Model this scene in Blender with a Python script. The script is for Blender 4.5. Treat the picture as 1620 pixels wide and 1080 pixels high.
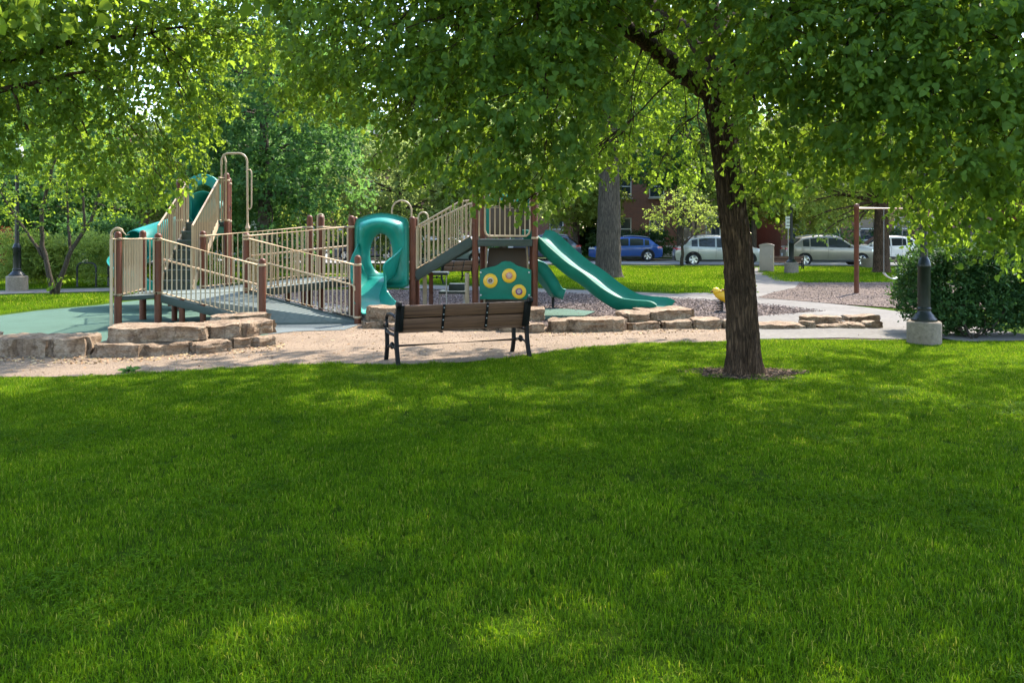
import bpy, bmesh, math, random
import numpy as np
from mathutils import Vector, Matrix, noise as mnoise

# ------------------------------------------------------------------ camera, sky, sun, exposure
for o in list(bpy.data.objects):
    bpy.data.objects.remove(o)
scene = bpy.context.scene
COL = scene.collection
random.seed(7)
RNG = np.random.default_rng(11)
rad = math.radians
FPX, EYE, HOR = 1296.0, 1.7, 372.0          # focal length in photo pixels, eye height, horizon row

cam = bpy.data.cameras.new('camera')
cam.sensor_width = 36.0
cam.lens = 36.0 * FPX / 1620.0
cam.shift_y = -(540.0 - HOR) / 1620.0
cam.clip_start, cam.clip_end = 0.05, 3000
camo = bpy.data.objects.new('camera', cam)
COL.objects.link(camo)
camo.location = (0, 0, EYE)
camo.rotation_euler = (rad(90), 0, 0)
scene.camera = camo

SUN_AZ, SUN_EL = rad(36), rad(52)           # azimuth clockwise from the view direction
world = bpy.data.worlds.new('World')
scene.world = world
world.use_nodes = True
wn = world.node_tree
wn.nodes.clear()
sky = wn.nodes.new('ShaderNodeTexSky')
sky.sky_type = 'NISHITA'
sky.sun_disc = False
sky.sun_elevation = SUN_EL
sky.sun_rotation = SUN_AZ
sky.air_density, sky.dust_density, sky.ozone_density = 1.0, 1.0, 0.6
bg = wn.nodes.new('ShaderNodeBackground')
bg.inputs['Strength'].default_value = 0.15
wo = wn.nodes.new('ShaderNodeOutputWorld')
wn.links.new(sky.outputs[0], bg.inputs[0])
wn.links.new(bg.outputs[0], wo.inputs[0])

sl = bpy.data.lights.new('sun', 'SUN')
sl.energy = 2.4
sl.angle = rad(0.8)
sl.color = (1.0, 0.93, 0.82)
so = bpy.data.objects.new('sun', sl)
COL.objects.link(so)
sdir = Vector((math.sin(SUN_AZ) * math.cos(SUN_EL), math.cos(SUN_AZ) * math.cos(SUN_EL), math.sin(SUN_EL)))
so.rotation_euler = sdir.to_track_quat('Z', 'Y').to_euler()
so.location = sdir * 60

vs = scene.view_settings
vs.view_transform = 'Standard'
vs.look = 'None'
vs.gamma = 1.0
vs.use_curve_mapping = False
vs.exposure = 2.42
scene.render.engine = 'CYCLES'
cy = scene.cycles
cy.max_bounces = 6
cy.diffuse_bounces = 3
cy.glossy_bounces = 3
cy.transmission_bounces = 5
cy.transparent_max_bounces = 6
cy.caustics_reflective = cy.caustics_refractive = False
cy.use_denoising = True
cy.sample_clamp_indirect = 6.0


# ------------------------------------------------------------------ helpers
def S(y):
    return (y - HOR) / EYE                   # photo pixels per metre of ground seen at row y


def G(x, y, z=0.0):
    """photo pixel of a ground point -> world point"""
    s = S(y)
    return Vector(((x - 810.0) / s, FPX / s, z))


def PS(x, s, z=0.0):
    """photo column + scale -> world point"""
    return Vector(((x - 810.0) / s, FPX / s, z))


def PY(x, y, Y):
    """photo pixel at depth Y -> world point"""
    return Vector(((x - 810.0) * Y / FPX, Y, EYE + (HOR - y) * Y / FPX))


def tag(o, label=None, cat=None, group=None, kind=None):
    if label: o['label'] = label
    if cat: o['category'] = cat
    if group: o['group'] = group
    if kind: o['kind'] = kind
    return o


def empty(name, loc=(0, 0, 0), rz=0.0, label=None, cat=None, group=None):
    o = bpy.data.objects.new(name, None)
    o.empty_display_size = 0.2
    COL.objects.link(o)
    o.location = loc
    o.rotation_euler = (0, 0, rz)
    return tag(o, label, cat, group)


def copy_tree(o, parent=None):
    c = o.copy()
    COL.objects.link(c)
    c.parent = parent
    for ch in [k for k in bpy.data.objects if k.parent == o]:
        copy_tree(ch, c)
    return c


def frame_of(t, up=Vector((0, 0, 1))):
    t = t.normalized()
    if abs(t.dot(up)) > 0.995:
        up = Vector((0, 1, 0))
    a = t.cross(up).normalized()
    b = a.cross(t).normalized()
    return a, b


class MB:
    def __init__(self):
        self.v, self.f = [], []

    def add(self, verts, faces):
        n = len(self.v)
        self.v.extend([tuple(p) for p in verts])
        self.f.extend([tuple(i + n for i in q) for q in faces])
        return self

    def box(self, c, s, rz=0.0, m=None):
        hx, hy, hz = s[0] / 2, s[1] / 2, s[2] / 2
        R = m if m else Matrix.Rotation(rz, 3, 'Z')
        vs = [Vector(c) + R @ Vector((x * hx, y * hy, z * hz)) for x in (-1, 1) for y in (-1, 1) for z in (-1, 1)]
        return self.add(vs, [(0, 1, 3, 2), (4, 6, 7, 5), (0, 4, 5, 1), (2, 3, 7, 6), (0, 2, 6, 4), (1, 5, 7, 3)])

    def bar(self, p0, p1, w, h, up=Vector((0, 0, 1))):
        p0, p1 = Vector(p0), Vector(p1)
        a, b = frame_of(p1 - p0, up)
        vs = []
        for p in (p0, p1):
            for i, j in ((-1, -1), (1, -1), (1, 1), (-1, 1)):
                vs.append(p + a * (i * w / 2) + b * (j * h / 2))
        return self.add(vs, [(0, 1, 2, 3), (7, 6, 5, 4), (0, 4, 5, 1), (1, 5, 6, 2), (2, 6, 7, 3), (3, 7, 4, 0)])

    def tube(self, pts, r, n=8, caps=True):
        pts = [Vector(p) for p in pts]
        k = len(pts)
        rs = r if isinstance(r, (list, tuple)) else [r] * k
        vs, fs = [], []
        a = None
        for i, p in enumerate(pts):
            t = (pts[min(i + 1, k - 1)] - pts[max(i - 1, 0)])
            if t.length < 1e-9: t = Vector((0, 0, 1))
            t.normalize()
            if a is None:
                a, b = frame_of(t)
            else:
                a = (a - t * a.dot(t))
                a = a.normalized() if a.length > 1e-6 else frame_of(t)[0]
                b = t.cross(a).normalized()
            for j in range(n):
                q = 2 * math.pi * j / n
                vs.append(p + (a * math.cos(q) + b * math.sin(q)) * rs[i])
        for i in range(k - 1):
            for j in range(n):
                j2 = (j + 1) % n
                fs.append((i * n + j, i * n + j2, (i + 1) * n + j2, (i + 1) * n + j))
        if caps:
            fs.append(tuple(reversed(range(n))))
            fs.append(tuple((k - 1) * n + j for j in range(n)))
        return self.add(vs, fs)

    def lathe(self, prof, c=(0, 0, 0), n=20, axis=None):
        """prof: list of (radius, height)"""
        c = Vector(c)
        M = axis if axis else Matrix.Identity(3)
        vs, fs = [], []
        for r, z in prof:
            for j in range(n):
                q = 2 * math.pi * j / n
                vs.append(c + M @ Vector((r * math.cos(q), r * math.sin(q), z)))
        for i in range(len(prof) - 1):
            for j in range(n):
                j2 = (j + 1) % n
                fs.append((i * n + j, i * n + j2, (i + 1) * n + j2, (i + 1) * n + j))
        fs.append(tuple(reversed(range(n))))
        fs.append(tuple((len(prof) - 1) * n + j for j in range(n)))
        return self.add(vs, fs)

    def prism(self, poly, z0, z1):
        n = len(poly)
        vs = [(p[0], p[1], z0) for p in poly] + [(p[0], p[1], z1) for p in poly]
        fs = [tuple(reversed(range(n))), tuple(range(n, 2 * n))]
        fs += [(i, (i + 1) % n, n + (i + 1) % n, n + i) for i in range(n)]
        return self.add(vs, fs)

    def extrude(self, poly, o, ux, uz, depth):
        """poly in (u,v) spanned by ux,uz at o, thickness depth along ux x uz"""
        ux, uz, o = Vector(ux), Vector(uz), Vector(o)
        d = ux.cross(uz).normalized() * depth
        n = len(poly)
        vs = [o + ux * u + uz * v for u, v in poly] + [o + ux * u + uz * v + d for u, v in poly]
        fs = [tuple(reversed(range(n))), tuple(range(n, 2 * n))]
        fs += [(i, (i + 1) % n, n + (i + 1) % n, n + i) for i in range(n)]
        return self.add(vs, fs)

    def grid(self, rows, closed=False):
        n, m = len(rows), len(rows[0])
        vs = [p for r in rows for p in r]
        fs = []
        for i in range(n - 1):
            for j in range(m if closed else m - 1):
                j2 = (j + 1) % m
                fs.append((i * m + j, i * m + j2, (i + 1) * m + j2, (i + 1) * m + j))
        return self.add(vs, fs)

    def build(self, name, mat, parent=None, smooth=False, bevel=0.0, sharp=35, off=None):
        me = bpy.data.meshes.new(name)
        v = self.v
        if off is not None:
            v = [(a - off[0], b - off[1], c - off[2]) for a, b, c in v]
        me.from_pydata(v, [], self.f)
        bm = bmesh.new()
        bm.from_mesh(me)
        bmesh.ops.recalc_face_normals(bm, faces=bm.faces)
        if bevel > 0:
            es = [e for e in bm.edges if len(e.link_faces) == 2 and e.calc_face_angle(0) > rad(30)]
            bmesh.ops.bevel(bm, geom=es, offset=bevel, segments=2, profile=0.5, affect='EDGES', clamp_overlap=True)
        bm.to_mesh(me)
        bm.free()
        if smooth or bevel > 0:
            me.polygons.foreach_set('use_smooth', [True] * len(me.polygons))
            me.set_sharp_from_angle(angle=rad(sharp))
        me.materials.append(mat)
        o = bpy.data.objects.new(name, me)
        COL.objects.link(o)
        if parent: o.parent = parent
        return o


# ------------------------------------------------------------------ materials
def nt(name):
    m = bpy.data.materials.new(name)
    m.use_nodes = True
    t = m.node_tree
    return m, t, t.nodes['Principled BSDF']


def N(t, typ, **kw):
    n = t.nodes.new(typ)
    for k, v in kw.items():
        if k in n.inputs.keys(): n.inputs[k].default_value = v
        else: setattr(n, k, v)
    return n


def ramp(t, fac, stops, interp='LINEAR'):
    r = N(t, 'ShaderNodeValToRGB')
    r.color_ramp.interpolation = interp
    e = r.color_ramp.elements
    while len(e) < len(stops): e.new(0.5)
    for el, (p, c) in zip(e, stops):
        el.position = p
        el.color = (*c, 1) if len(c) == 3 else c
    t.links.new(fac, r.inputs[0])
    return r.outputs[0]


def mul(c, k):
    return tuple(min(1.0, a * k) for a in c)


def coords(t, kind='Object', scale=(1, 1, 1)):
    tc = N(t, 'ShaderNodeTexCoord')
    mp = N(t, 'ShaderNodeMapping')
    mp.inputs['Scale'].default_value = scale
    t.links.new(tc.outputs[kind], mp.inputs[0])
    return mp.outputs[0]


def wpos(t, scale=(1, 1, 1)):
    g = N(t, 'ShaderNodeNewGeometry')
    mp = N(t, 'ShaderNodeMapping')
    mp.inputs['Scale'].default_value = scale
    t.links.new(g.outputs['Position'], mp.inputs[0])
    return mp.outputs[0]


def bump(t, b, h, strength=0.3, dist=0.02):
    n = N(t, 'ShaderNodeBump', Strength=strength, Distance=dist)
    t.links.new(h, n.inputs['Height'])
    t.links.new(n.outputs[0], b.inputs['Normal'])


def pmat(name, col, rough=0.5, metal=0.0, var=0.12, vscale=3.0, bmp=0.0, bscale=40.0, spec=0.5, coat=0.0, stretch=(1, 1, 1), rvar=0.1):
    m, t, b = nt(name)
    v = wpos(t, stretch)
    n1 = N(t, 'ShaderNodeTexNoise', Scale=vscale, Detail=6.0, Roughness=0.6)
    t.links.new(v, n1.inputs['Vector'])
    c = ramp(t, n1.outputs[0], [(0.3, mul(col, 1 - var)), (0.7, mul(col, 1 + var))])
    t.links.new(c, b.inputs['Base Color'])
    r = ramp(t, n1.outputs[0], [(0.3, (max(0.02, rough - rvar),) * 3), (0.7, (min(1, rough + rvar),) * 3)])
    t.links.new(r, b.inputs['Roughness'])
    b.inputs['Metallic'].default_value = metal
    b.inputs['Specular IOR Level'].default_value = spec
    b.inputs['Coat Weight'].default_value = coat
    if bmp:
        n2 = N(t, 'ShaderNodeTexNoise', Scale=bscale, Detail=4.0)
        t.links.new(v, n2.inputs['Vector'])
        bump(t, b, n2.outputs[0], bmp, 0.01)
    return m


def leaf_mat(name, dark, light, trans, tfac=0.42, rough=0.6, spec=0.15):
    m, t, b = nt(name)
    at = N(t, 'ShaderNodeAttribute', attribute_name='rnd')
    c = ramp(t, at.outputs['Fac'], [(0.0, dark), (1.0, light)])
    t.links.new(c, b.inputs['Base Color'])
    b.inputs['Roughness'].default_value = rough
    b.inputs['Specular IOR Level'].default_value = spec
    tr = N(t, 'ShaderNodeBsdfTranslucent')
    c2 = ramp(t, at.outputs['Fac'], [(0.0, mul(trans, 0.75)), (1.0, mul(trans, 1.2))])
    t.links.new(c2, tr.inputs[0])
    mx = N(t, 'ShaderNodeMixShader')
    mx.inputs[0].default_value = tfac
    t.links.new(b.outputs[0], mx.inputs[1])
    t.links.new(tr.outputs[0], mx.inputs[2])
    t.links.new(mx.outputs[0], t.nodes['Material Output'].inputs[0])
    return m


def bark_mat(name, dark, light, scale=9.0, zs=0.16):
    m, t, b = nt(name)
    v = coords(t, 'Object', (1, 1, zs))
    vfine = coords(t, 'Object', (1, 1, .35))
    w = N(t, 'ShaderNodeTexNoise', Scale=scale, Detail=8.0, Roughness=0.65, Distortion=0.6)
    t.links.new(v, w.inputs['Vector'])
    vo = N(t, 'ShaderNodeTexVoronoi', Scale=scale * 2.2, feature='DISTANCE_TO_EDGE')
    dn = N(t, 'ShaderNodeVectorMath', operation='MULTIPLY_ADD')
    t.links.new(w.outputs['Color'], dn.inputs[0])
    dn.inputs[1].default_value = (.09, .09, .09)
    t.links.new(v, dn.inputs[2])
    t.links.new(dn.outputs[0], vo.inputs['Vector'])
    mx = N(t, 'ShaderNodeMath', operation='MULTIPLY')
    t.links.new(w.outputs[0], mx.inputs[0])
    r0 = ramp(t, vo.outputs['Distance'], [(0.0, (0.35,) * 3), (0.3, (1,) * 3)])
    t.links.new(r0, mx.inputs[1])
    fine = N(t, 'ShaderNodeTexNoise', Scale=scale * 6, Detail=6.0, Roughness=0.7)
    t.links.new(vfine, fine.inputs['Vector'])
    mf = N(t, 'ShaderNodeMath', operation='MULTIPLY_ADD')
    t.links.new(fine.outputs[0], mf.inputs[0])
    mf.inputs[1].default_value = 0.45
    t.links.new(mx.outputs[0], mf.inputs[2])
    c = ramp(t, mf.outputs[0], [(0.3, dark), (0.9, light)])
    big = N(t, 'ShaderNodeTexNoise', Scale=1.3, Detail=3.0)
    t.links.new(coords(t), big.inputs['Vector'])
    mc = N(t, 'ShaderNodeMixRGB', blend_type='MULTIPLY')
    mc.inputs[0].default_value = 0.6
    t.links.new(c, mc.inputs[1])
    t.links.new(ramp(t, big.outputs[0], [(0.3, (0.7, 0.72, 0.7)), (0.7, (1.15, 1.1, 1.0))]), mc.inputs[2])
    t.links.new(mc.outputs[0], b.inputs['Base Color'])
    b.inputs['Roughness'].default_value = 0.9
    b.inputs['Specular IOR Level'].default_value = 0.2
    bump(t, b, mf.outputs[0], 1.0, 0.035)
    return m


def ground_mat(name, stops, scale, scale2=1.2, var=0.25, bmp=0.5, rough=0.95, voronoi=False, dist=0.01):
    """fine grain with large faint patches, in world metres"""
    m, t, b = nt(name)
    v = wpos(t)
    if voronoi:
        n1 = N(t, 'ShaderNodeTexVoronoi', Scale=scale)
        t.links.new(v, n1.inputs['Vector'])
        sep = N(t, 'ShaderNodeSeparateColor')
        t.links.new(n1.outputs['Color'], sep.inputs[0])
        f, h = sep.outputs[0], n1.outputs['Distance']
    else:
        n1 = N(t, 'ShaderNodeTexNoise', Scale=scale, Detail=8.0, Roughness=0.7)
        t.links.new(v, n1.inputs['Vector'])
        f = h = n1.outputs[0]
    c = ramp(t, f, stops)
    n2 = N(t, 'ShaderNodeTexNoise', Scale=scale2, Detail=5.0, Roughness=0.6)
    t.links.new(v, n2.inputs['Vector'])
    mc = N(t, 'ShaderNodeMixRGB', blend_type='MULTIPLY')
    mc.inputs[0].default_value = 1.0
    t.links.new(c, mc.inputs[1])
    t.links.new(ramp(t, n2.outputs[0], [(0.3, (1 - var,) * 3), (0.7, (1 + var,) * 3)]), mc.inputs[2])
    t.links.new(mc.outputs[0], b.inputs['Base Color'])
    b.inputs['Roughness'].default_value = rough
    b.inputs['Specular IOR Level'].default_value = 0.03 if name == 'lawn_base' else 0.2
    bump(t, b, h, bmp, dist)
    return m


def brick_mat(name, c1, c2, mortar):
    m, t, b = nt(name)
    g = N(t, 'ShaderNodeTexCoord')
    sp = N(t, 'ShaderNodeSeparateXYZ')
    t.links.new(g.outputs['Object'], sp.inputs[0])
    ad = N(t, 'ShaderNodeMath', operation='ADD')
    t.links.new(sp.outputs[0], ad.inputs[0])
    t.links.new(sp.outputs[1], ad.inputs[1])
    cb = N(t, 'ShaderNodeCombineXYZ')
    t.links.new(ad.outputs[0], cb.inputs[0])
    t.links.new(sp.outputs[2], cb.inputs[1])
    br = N(t, 'ShaderNodeTexBrick', Scale=1.0)
    br.inputs['Color1'].default_value = (*c1, 1)
    br.inputs['Color2'].default_value = (*c2, 1)
    br.inputs['Mortar'].default_value = (*mortar, 1)
    br.inputs['Mortar Size'].default_value = 0.008
    br.inputs['Brick Width'].default_value = 0.22
    br.inputs['Row Height'].default_value = 0.075
    t.links.new(cb.outputs[0], br.inputs['Vector'])
    t.links.new(br.outputs[0], b.inputs['Base Color'])
    b.inputs['Roughness'].default_value = 0.9
    bump(t, b, br.outputs['Fac'], -0.3, 0.01)
    return m


def stone_mat():
    m, t, b = nt('limestone')
    v = wpos(t)
    n1 = N(t, 'ShaderNodeTexNoise', Scale=5.0, Detail=10.0, Roughness=0.7)
    t.links.new(v, n1.inputs['Vector'])
    c = ramp(t, n1.outputs[0], [(0.28, (0.1, 0.066, 0.043)), (0.46, (0.235, 0.165, 0.11)), (0.62, (0.33, 0.255, 0.18)), (0.8, (0.4, 0.335, 0.26))])
    n2 = N(t, 'ShaderNodeTexNoise', Scale=26.0, Detail=6.0, Roughness=0.7)
    t.links.new(wpos(t, (1, 1, 2.4)), n2.inputs['Vector'])
    mc = N(t, 'ShaderNodeMixRGB', blend_type='MULTIPLY')
    mc.inputs[0].default_value = 0.8
    t.links.new(c, mc.inputs[1])
    t.links.new(ramp(t, n2.outputs[0], [(0.35, (0.42, 0.38, 0.35)), (0.6, (1.12, 1.08, 1.05))]), mc.inputs[2])
    t.links.new(mc.outputs[0], b.inputs['Base Color'])
    b.inputs['Roughness'].default_value = 0.92
    b.inputs['Specular IOR Level'].default_value = 0.2
    ck = N(t, 'ShaderNodeTexVoronoi', Scale=2.6, feature='DISTANCE_TO_EDGE')
    cw = N(t, 'ShaderNodeVectorMath', operation='MULTIPLY_ADD')
    t.links.new(n2.outputs['Color'], cw.inputs[0])
    cw.inputs[1].default_value = (.12, .12, .12)
    t.links.new(wpos(t, (1, 1, .6)), cw.inputs[2])
    t.links.new(cw.outputs[0], ck.inputs['Vector'])
    cr = ramp(t, ck.outputs['Distance'], [(0.0, (0.35,) * 3), (0.03, (1,) * 3)])
    mk = N(t, 'ShaderNodeMixRGB', blend_type='MULTIPLY')
    mk.inputs[0].default_value = 0.75
    t.links.new(mc.outputs[0], mk.inputs[1])
    t.links.new(cr, mk.inputs[2])
    t.links.new(mk.outputs[0], b.inputs['Base Color'])
    ad = N(t, 'ShaderNodeMath', operation='ADD')
    t.links.new(n1.outputs[0], ad.inputs[0])
    t.links.new(n2.outputs[0], ad.inputs[1])
    bump(t, b, ad.outputs[0], 0.8, 0.025)
    return m


def wood_mat(name, c1, c2, sx=(0.6, 14, 14)):
    m, t, b = nt(name)
    v = coords(t, 'Object', sx)
    n1 = N(t, 'ShaderNodeTexNoise', Scale=3.0, Detail=8.0, Roughness=0.65, Distortion=0.8)
    t.links.new(v, n1.inputs['Vector'])
    t.links.new(ramp(t, n1.outputs[0], [(0.3, c1), (0.7, c2)]), b.inputs['Base Color'])
    b.inputs['Roughness'].default_value = 0.62
    b.inputs['Specular IOR Level'].default_value = 0.35
    bump(t, b, n1.outputs[0], 0.3, 0.006)
    return m


def glass_mat(name, col=(0.02, 0.025, 0.03)):
    m, t, b = nt(name)
    b.inputs['Base Color'].default_value = (*col, 1)
    b.inputs['Roughness'].default_value = 0.04
    b.inputs['Specular IOR Level'].default_value = 0.45
    return m


def paint_mat(name, col, metal=0.35):
    m, t, b = nt(name)
    n1 = N(t, 'ShaderNodeTexNoise', Scale=2.0, Detail=6.0)
    t.links.new(coords(t), n1.inputs['Vector'])
    t.links.new(ramp(t, n1.outputs[0], [(0.3, mul(col, 0.88)), (0.7, mul(col, 1.06))]), b.inputs['Base Color'])
    b.inputs['Metallic'].default_value = metal
    b.inputs['Roughness'].default_value = 0.34
    b.inputs['Coat Weight'].default_value = 0.8
    b.inputs['Coat Roughness'].default_value = 0.05
    return m


M = {}
M['brown'] = pmat('brown_steel', (0.115, 0.036, 0.017), 0.5, 0.0, 0.22, 6, spec=0.25)
M['tan'] = pmat('tan_steel', (0.44, 0.325, 0.205), 0.4, 0.0, 0.1, 6, spec=0.45)
M['teal'] = pmat('teal_plastic', (0.007, 0.22, 0.175), 0.4, 0.0, 0.2, 2.5, spec=0.35)
M['green_plastic'] = pmat('green_plastic', (0.007, 0.145, 0.095), 0.5, 0.0, 0.16, 3, spec=0.25)
M['deck'] = pmat('dark_green_deck', (0.03, 0.048, 0.04), 0.6, 0.0, 0.2, 8, 0.2, 90)
M['decktop'] = pmat('grey_green_deck', (0.1, 0.125, 0.115), 0.75, 0.0, 0.15, 8, 0.2, 90)
M['brown_plastic'] = pmat('brown_plastic', (0.075, 0.05, 0.035), 0.5, 0.0, 0.12, 4, spec=0.4)
M['yellow'] = pmat('yellow_plastic', (0.72, 0.42, 0.02), 0.4, 0, 0.06)
M['cream'] = pmat('cream_plastic', (0.6, 0.52, 0.4), 0.45, 0, 0.08)
M['pink'] = pmat('pink_plastic', (0.55, 0.24, 0.2), 0.45, 0, 0.08)
M['purple'] = pmat('purple_plastic', (0.2, 0.045, 0.2), 0.42, 0, 0.08)
M['black'] = pmat('black_iron', (0.005, 0.005, 0.005), 0.55, 0.0, 0.25, 9, 0.15, 60, spec=0.2)
M['darkgreen_metal'] = pmat('dark_green_iron', (0.006, 0.009, 0.008), 0.34, 0.0, 0.25, 7, 0.1, 60, spec=0.35)
M['bench_wood'] = wood_mat('weathered_bench_wood', (0.05, 0.022, 0.012), (0.17, 0.085, 0.045))
M['stone'] = stone_mat()
M['concrete'] = ground_mat('concrete', [(0.3, (0.1, 0.09, 0.08)), (0.7, (0.17, 0.155, 0.135))], 14, 0.8, 0.16, 0.25, 0.9)
M['concrete_cast'] = ground_mat('cast_concrete', [(0.3, (0.14, 0.115, 0.085)), (0.7, (0.25, 0.205, 0.155))], 22, 2.5, 0.2, 0.3, 0.9)
M['street'] = ground_mat('street_concrete', [(0.3, (0.22, 0.21, 0.2)), (0.7, (0.3, 0.29, 0.28))], 6, 0.3, 0.14, 0.2, 0.9)
M['path'] = ground_mat('tan_crushed_path', [(0.25, (0.12, 0.083, 0.055)), (0.5, (0.2, 0.145, 0.1)), (0.8, (0.265, 0.2, 0.145))], 45, 1.4, 0.2, 0.9, 1.0, dist=0.012)
M['chips'] = ground_mat('wood_chip_bed', [(0.0, (0.045, 0.03, 0.022)), (0.5, (0.105, 0.075, 0.058)), (1.0, (0.18, 0.135, 0.11))], 26, 0.7, 0.25, 1.0, 1.0, True, 0.03)
M['rubber'] = ground_mat('green_rubber', [(0.3, (0.04, 0.085, 0.06)), (0.7, (0.075, 0.13, 0.095))], 60, 1.1, 0.12, 0.4, 0.85)
M['rubber_grey'] = ground_mat('grey_rubber', [(0.3, (0.08, 0.098, 0.1)), (0.7, (0.13, 0.15, 0.155))], 60, 1.1, 0.12, 0.4, 0.85)
M['soil'] = ground_mat('dark_soil', [(0.3, (0.02, 0.012, 0.007)), (0.7, (0.065, 0.04, 0.023))], 24, 3, 0.3, 1.0, 1.0)
M['lawn'] = ground_mat('lawn_base', [(0.3, (0.022, 0.045, 0.003)), (0.7, (0.055, 0.095, 0.006))], 35, 0.7, 0.3, 1.0, 1.0, dist=0.03)
M['grass'] = None
M['bark'] = bark_mat('furrowed_bark', (0.016, 0.009, 0.005), (0.165, 0.1, 0.06), 12.0, .16)
M['bark_grey'] = bark_mat('grey_bark', (0.035, 0.027, 0.02), (0.16, 0.13, 0.1), 9.0, .12)
M['bark_thin'] = bark_mat('thin_bark', (0.03, 0.024, 0.018), (0.13, 0.1, 0.075), 14.0)
M['leaf_main'] = leaf_mat('linden_leaf', (0.028, 0.07, 0.014), (0.09, 0.155, 0.03), (0.34, 0.49, 0.035), 0.46)
M['leaf_left'] = leaf_mat('left_linden_leaf', (0.04, 0.085, 0.014), (0.12, 0.19, 0.032), (0.36, 0.5, 0.035), 0.47)
M['leaf_dark'] = leaf_mat('dark_maple_leaf', (0.035, 0.09, 0.03), (0.085, 0.16, 0.055), (0.18, 0.36, 0.07), 0.42)
M['leaf_olive'] = leaf_mat('olive_leaf', (0.09, 0.14, 0.045), (0.22, 0.28, 0.11), (0.42, 0.52, 0.14), 0.5)
M['leaf_light'] = leaf_mat('light_leaf', (0.08, 0.13, 0.025), (0.2, 0.25, 0.06), (0.42, 0.52, 0.08), 0.48)
M['leaf_yew'] = leaf_mat('yew_leaf', (0.016, 0.05, 0.014), (0.05, 0.11, 0.03), (0.09, 0.18, 0.03), 0.3)
M['leaf_red'] = leaf_mat('copper_leaf', (0.06, 0.018, 0.012), (0.14, 0.045, 0.02), (0.3, 0.08, 0.03), 0.35)
M['brick'] = brick_mat('red_brick', (0.25, 0.085, 0.05), (0.18, 0.06, 0.04), (0.24, 0.18, 0.15))
M['brick_tan'] = brick_mat('tan_brick', (0.42, 0.25, 0.16), (0.34, 0.19, 0.12), (0.35, 0.28, 0.22))
M['limestone_trim'] = pmat('limestone_trim', (0.42, 0.38, 0.33), 0.85, 0, 0.12, 4)
M['white_frame'] = pmat('white_frame', (0.7, 0.7, 0.68), 0.5, 0, 0.06)
M['pane'] = glass_mat('window_pane', (0.03, 0.045, 0.06))
M['carglass'] = glass_mat('car_glass')
M['tyre'] = pmat('tyre_rubber', (0.014, 0.014, 0.015), 0.8, 0, 0.2)
M['rim'] = pmat('alloy_rim', (0.55, 0.56, 0.57), 0.28, 0.9, 0.08)
M['trimblack'] = pmat('black_trim', (0.015, 0.015, 0.016), 0.55, 0, 0.2)
M['taillight'] = pmat('red_lens', (0.42, 0.012, 0.015), 0.15, 0, 0.05, coat=0.8)
M['headlight'] = pmat('clear_lens', (0.6, 0.62, 0.64), 0.1, 0.3, 0.05, coat=0.8)
M['plate'] = pmat('plate', (0.55, 0.57, 0.6), 0.5)
M['boxtan'] = pmat('tan_cabinet', (0.3, 0.24, 0.175), 0.55, 0, 0.1, 3)
M['sign'] = pmat('sign_white', (0.7, 0.71, 0.7), 0.45, 0, 0.04)
M['steel'] = pmat('galvanised_steel', (0.35, 0.35, 0.34), 0.4, 0.8, 0.12, 8)
M['lampglass'] = pmat('lamp_globe', (0.62, 0.6, 0.54), 0.3, 0, 0.05)
M['chip'] = pmat('wood_chip', (0.32, 0.21, 0.13), 0.9, 0, 0.45, 9)
M['dryleaf'] = pmat('dry_leaf', (0.4, 0.26, 0.11), 0.85, 0, 0.4, 9)


def grass_mat():
    m, t, b = nt('grass_blade')
    at = N(t, 'ShaderNodeAttribute', attribute_name='rnd')
    n2 = N(t, 'ShaderNodeTexNoise', Scale=1.1, Detail=9.0, Roughness=0.72)
    t.links.new(wpos(t), n2.inputs['Vector'])
    c = ramp(t, at.outputs['Fac'], [(0.0, (0.028, 0.068, 0.002)), (0.45, (0.08, 0.16, 0.004)), (0.8, (0.14, 0.23, 0.007)), (1.0, (0.32, 0.32, 0.06))])
    mc = N(t, 'ShaderNodeMixRGB', blend_type='MULTIPLY')
    mc.inputs[0].default_value = 1.0
    t.links.new(c, mc.inputs[1])
    t.links.new(ramp(t, n2.outputs[0], [(0.3, (0.55, 0.66, 0.6)), (0.5, (1.0, 1.0, 0.9)), (0.7, (1.45, 1.32, 1.0))]), mc.inputs[2])
    t.links.new(mc.outputs[0], b.inputs['Base Color'])
    b.inputs['Roughness'].default_value = 0.75
    b.inputs['Specular IOR Level'].default_value = 0.08
    tr = N(t, 'ShaderNodeBsdfTranslucent')
    mc2 = N(t, 'ShaderNodeMixRGB', blend_type='MULTIPLY')
    mc2.inputs[0].default_value = 1.0
    mc2.inputs[2].default_value = (2.2, 2.0, 1.4, 1)
    t.links.new(mc.outputs[0], mc2.inputs[1])
    t.links.new(mc2.outputs[0], tr.inputs[0])
    mx = N(t, 'ShaderNodeMixShader')
    mx.inputs[0].default_value = 0.4
    t.links.new(b.outputs[0], mx.inputs[1])
    t.links.new(tr.outputs[0], mx.inputs[2])
    t.links.new(mx.outputs[0], t.nodes['Material Output'].inputs[0])
    return m


M['grass'] = grass_mat()


# ------------------------------------------------------------------ ground, paths, street (the setting)
def sheet(name, pts, z, mat):
    """flat polygon laid on the ground"""
    me = bpy.data.meshes.new(name)
    bm = bmesh.new()
    vs = [bm.verts.new((p[0], p[1], z)) for p in pts]
    f = bm.faces.new(vs)
    if f.normal.z < 0: f.normal_flip()
    bmesh.ops.triangulate(bm, faces=bm.faces[:])
    bm.normal_update()
    for q in bm.faces:
        if q.normal.z < 0: q.normal_flip()
    bm.to_mesh(me)
    bm.free()
    me.materials.append(mat)
    o = bpy.data.objects.new(name, me)
    COL.objects.link(o)
    o['kind'] = 'structure'
    return o


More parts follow.
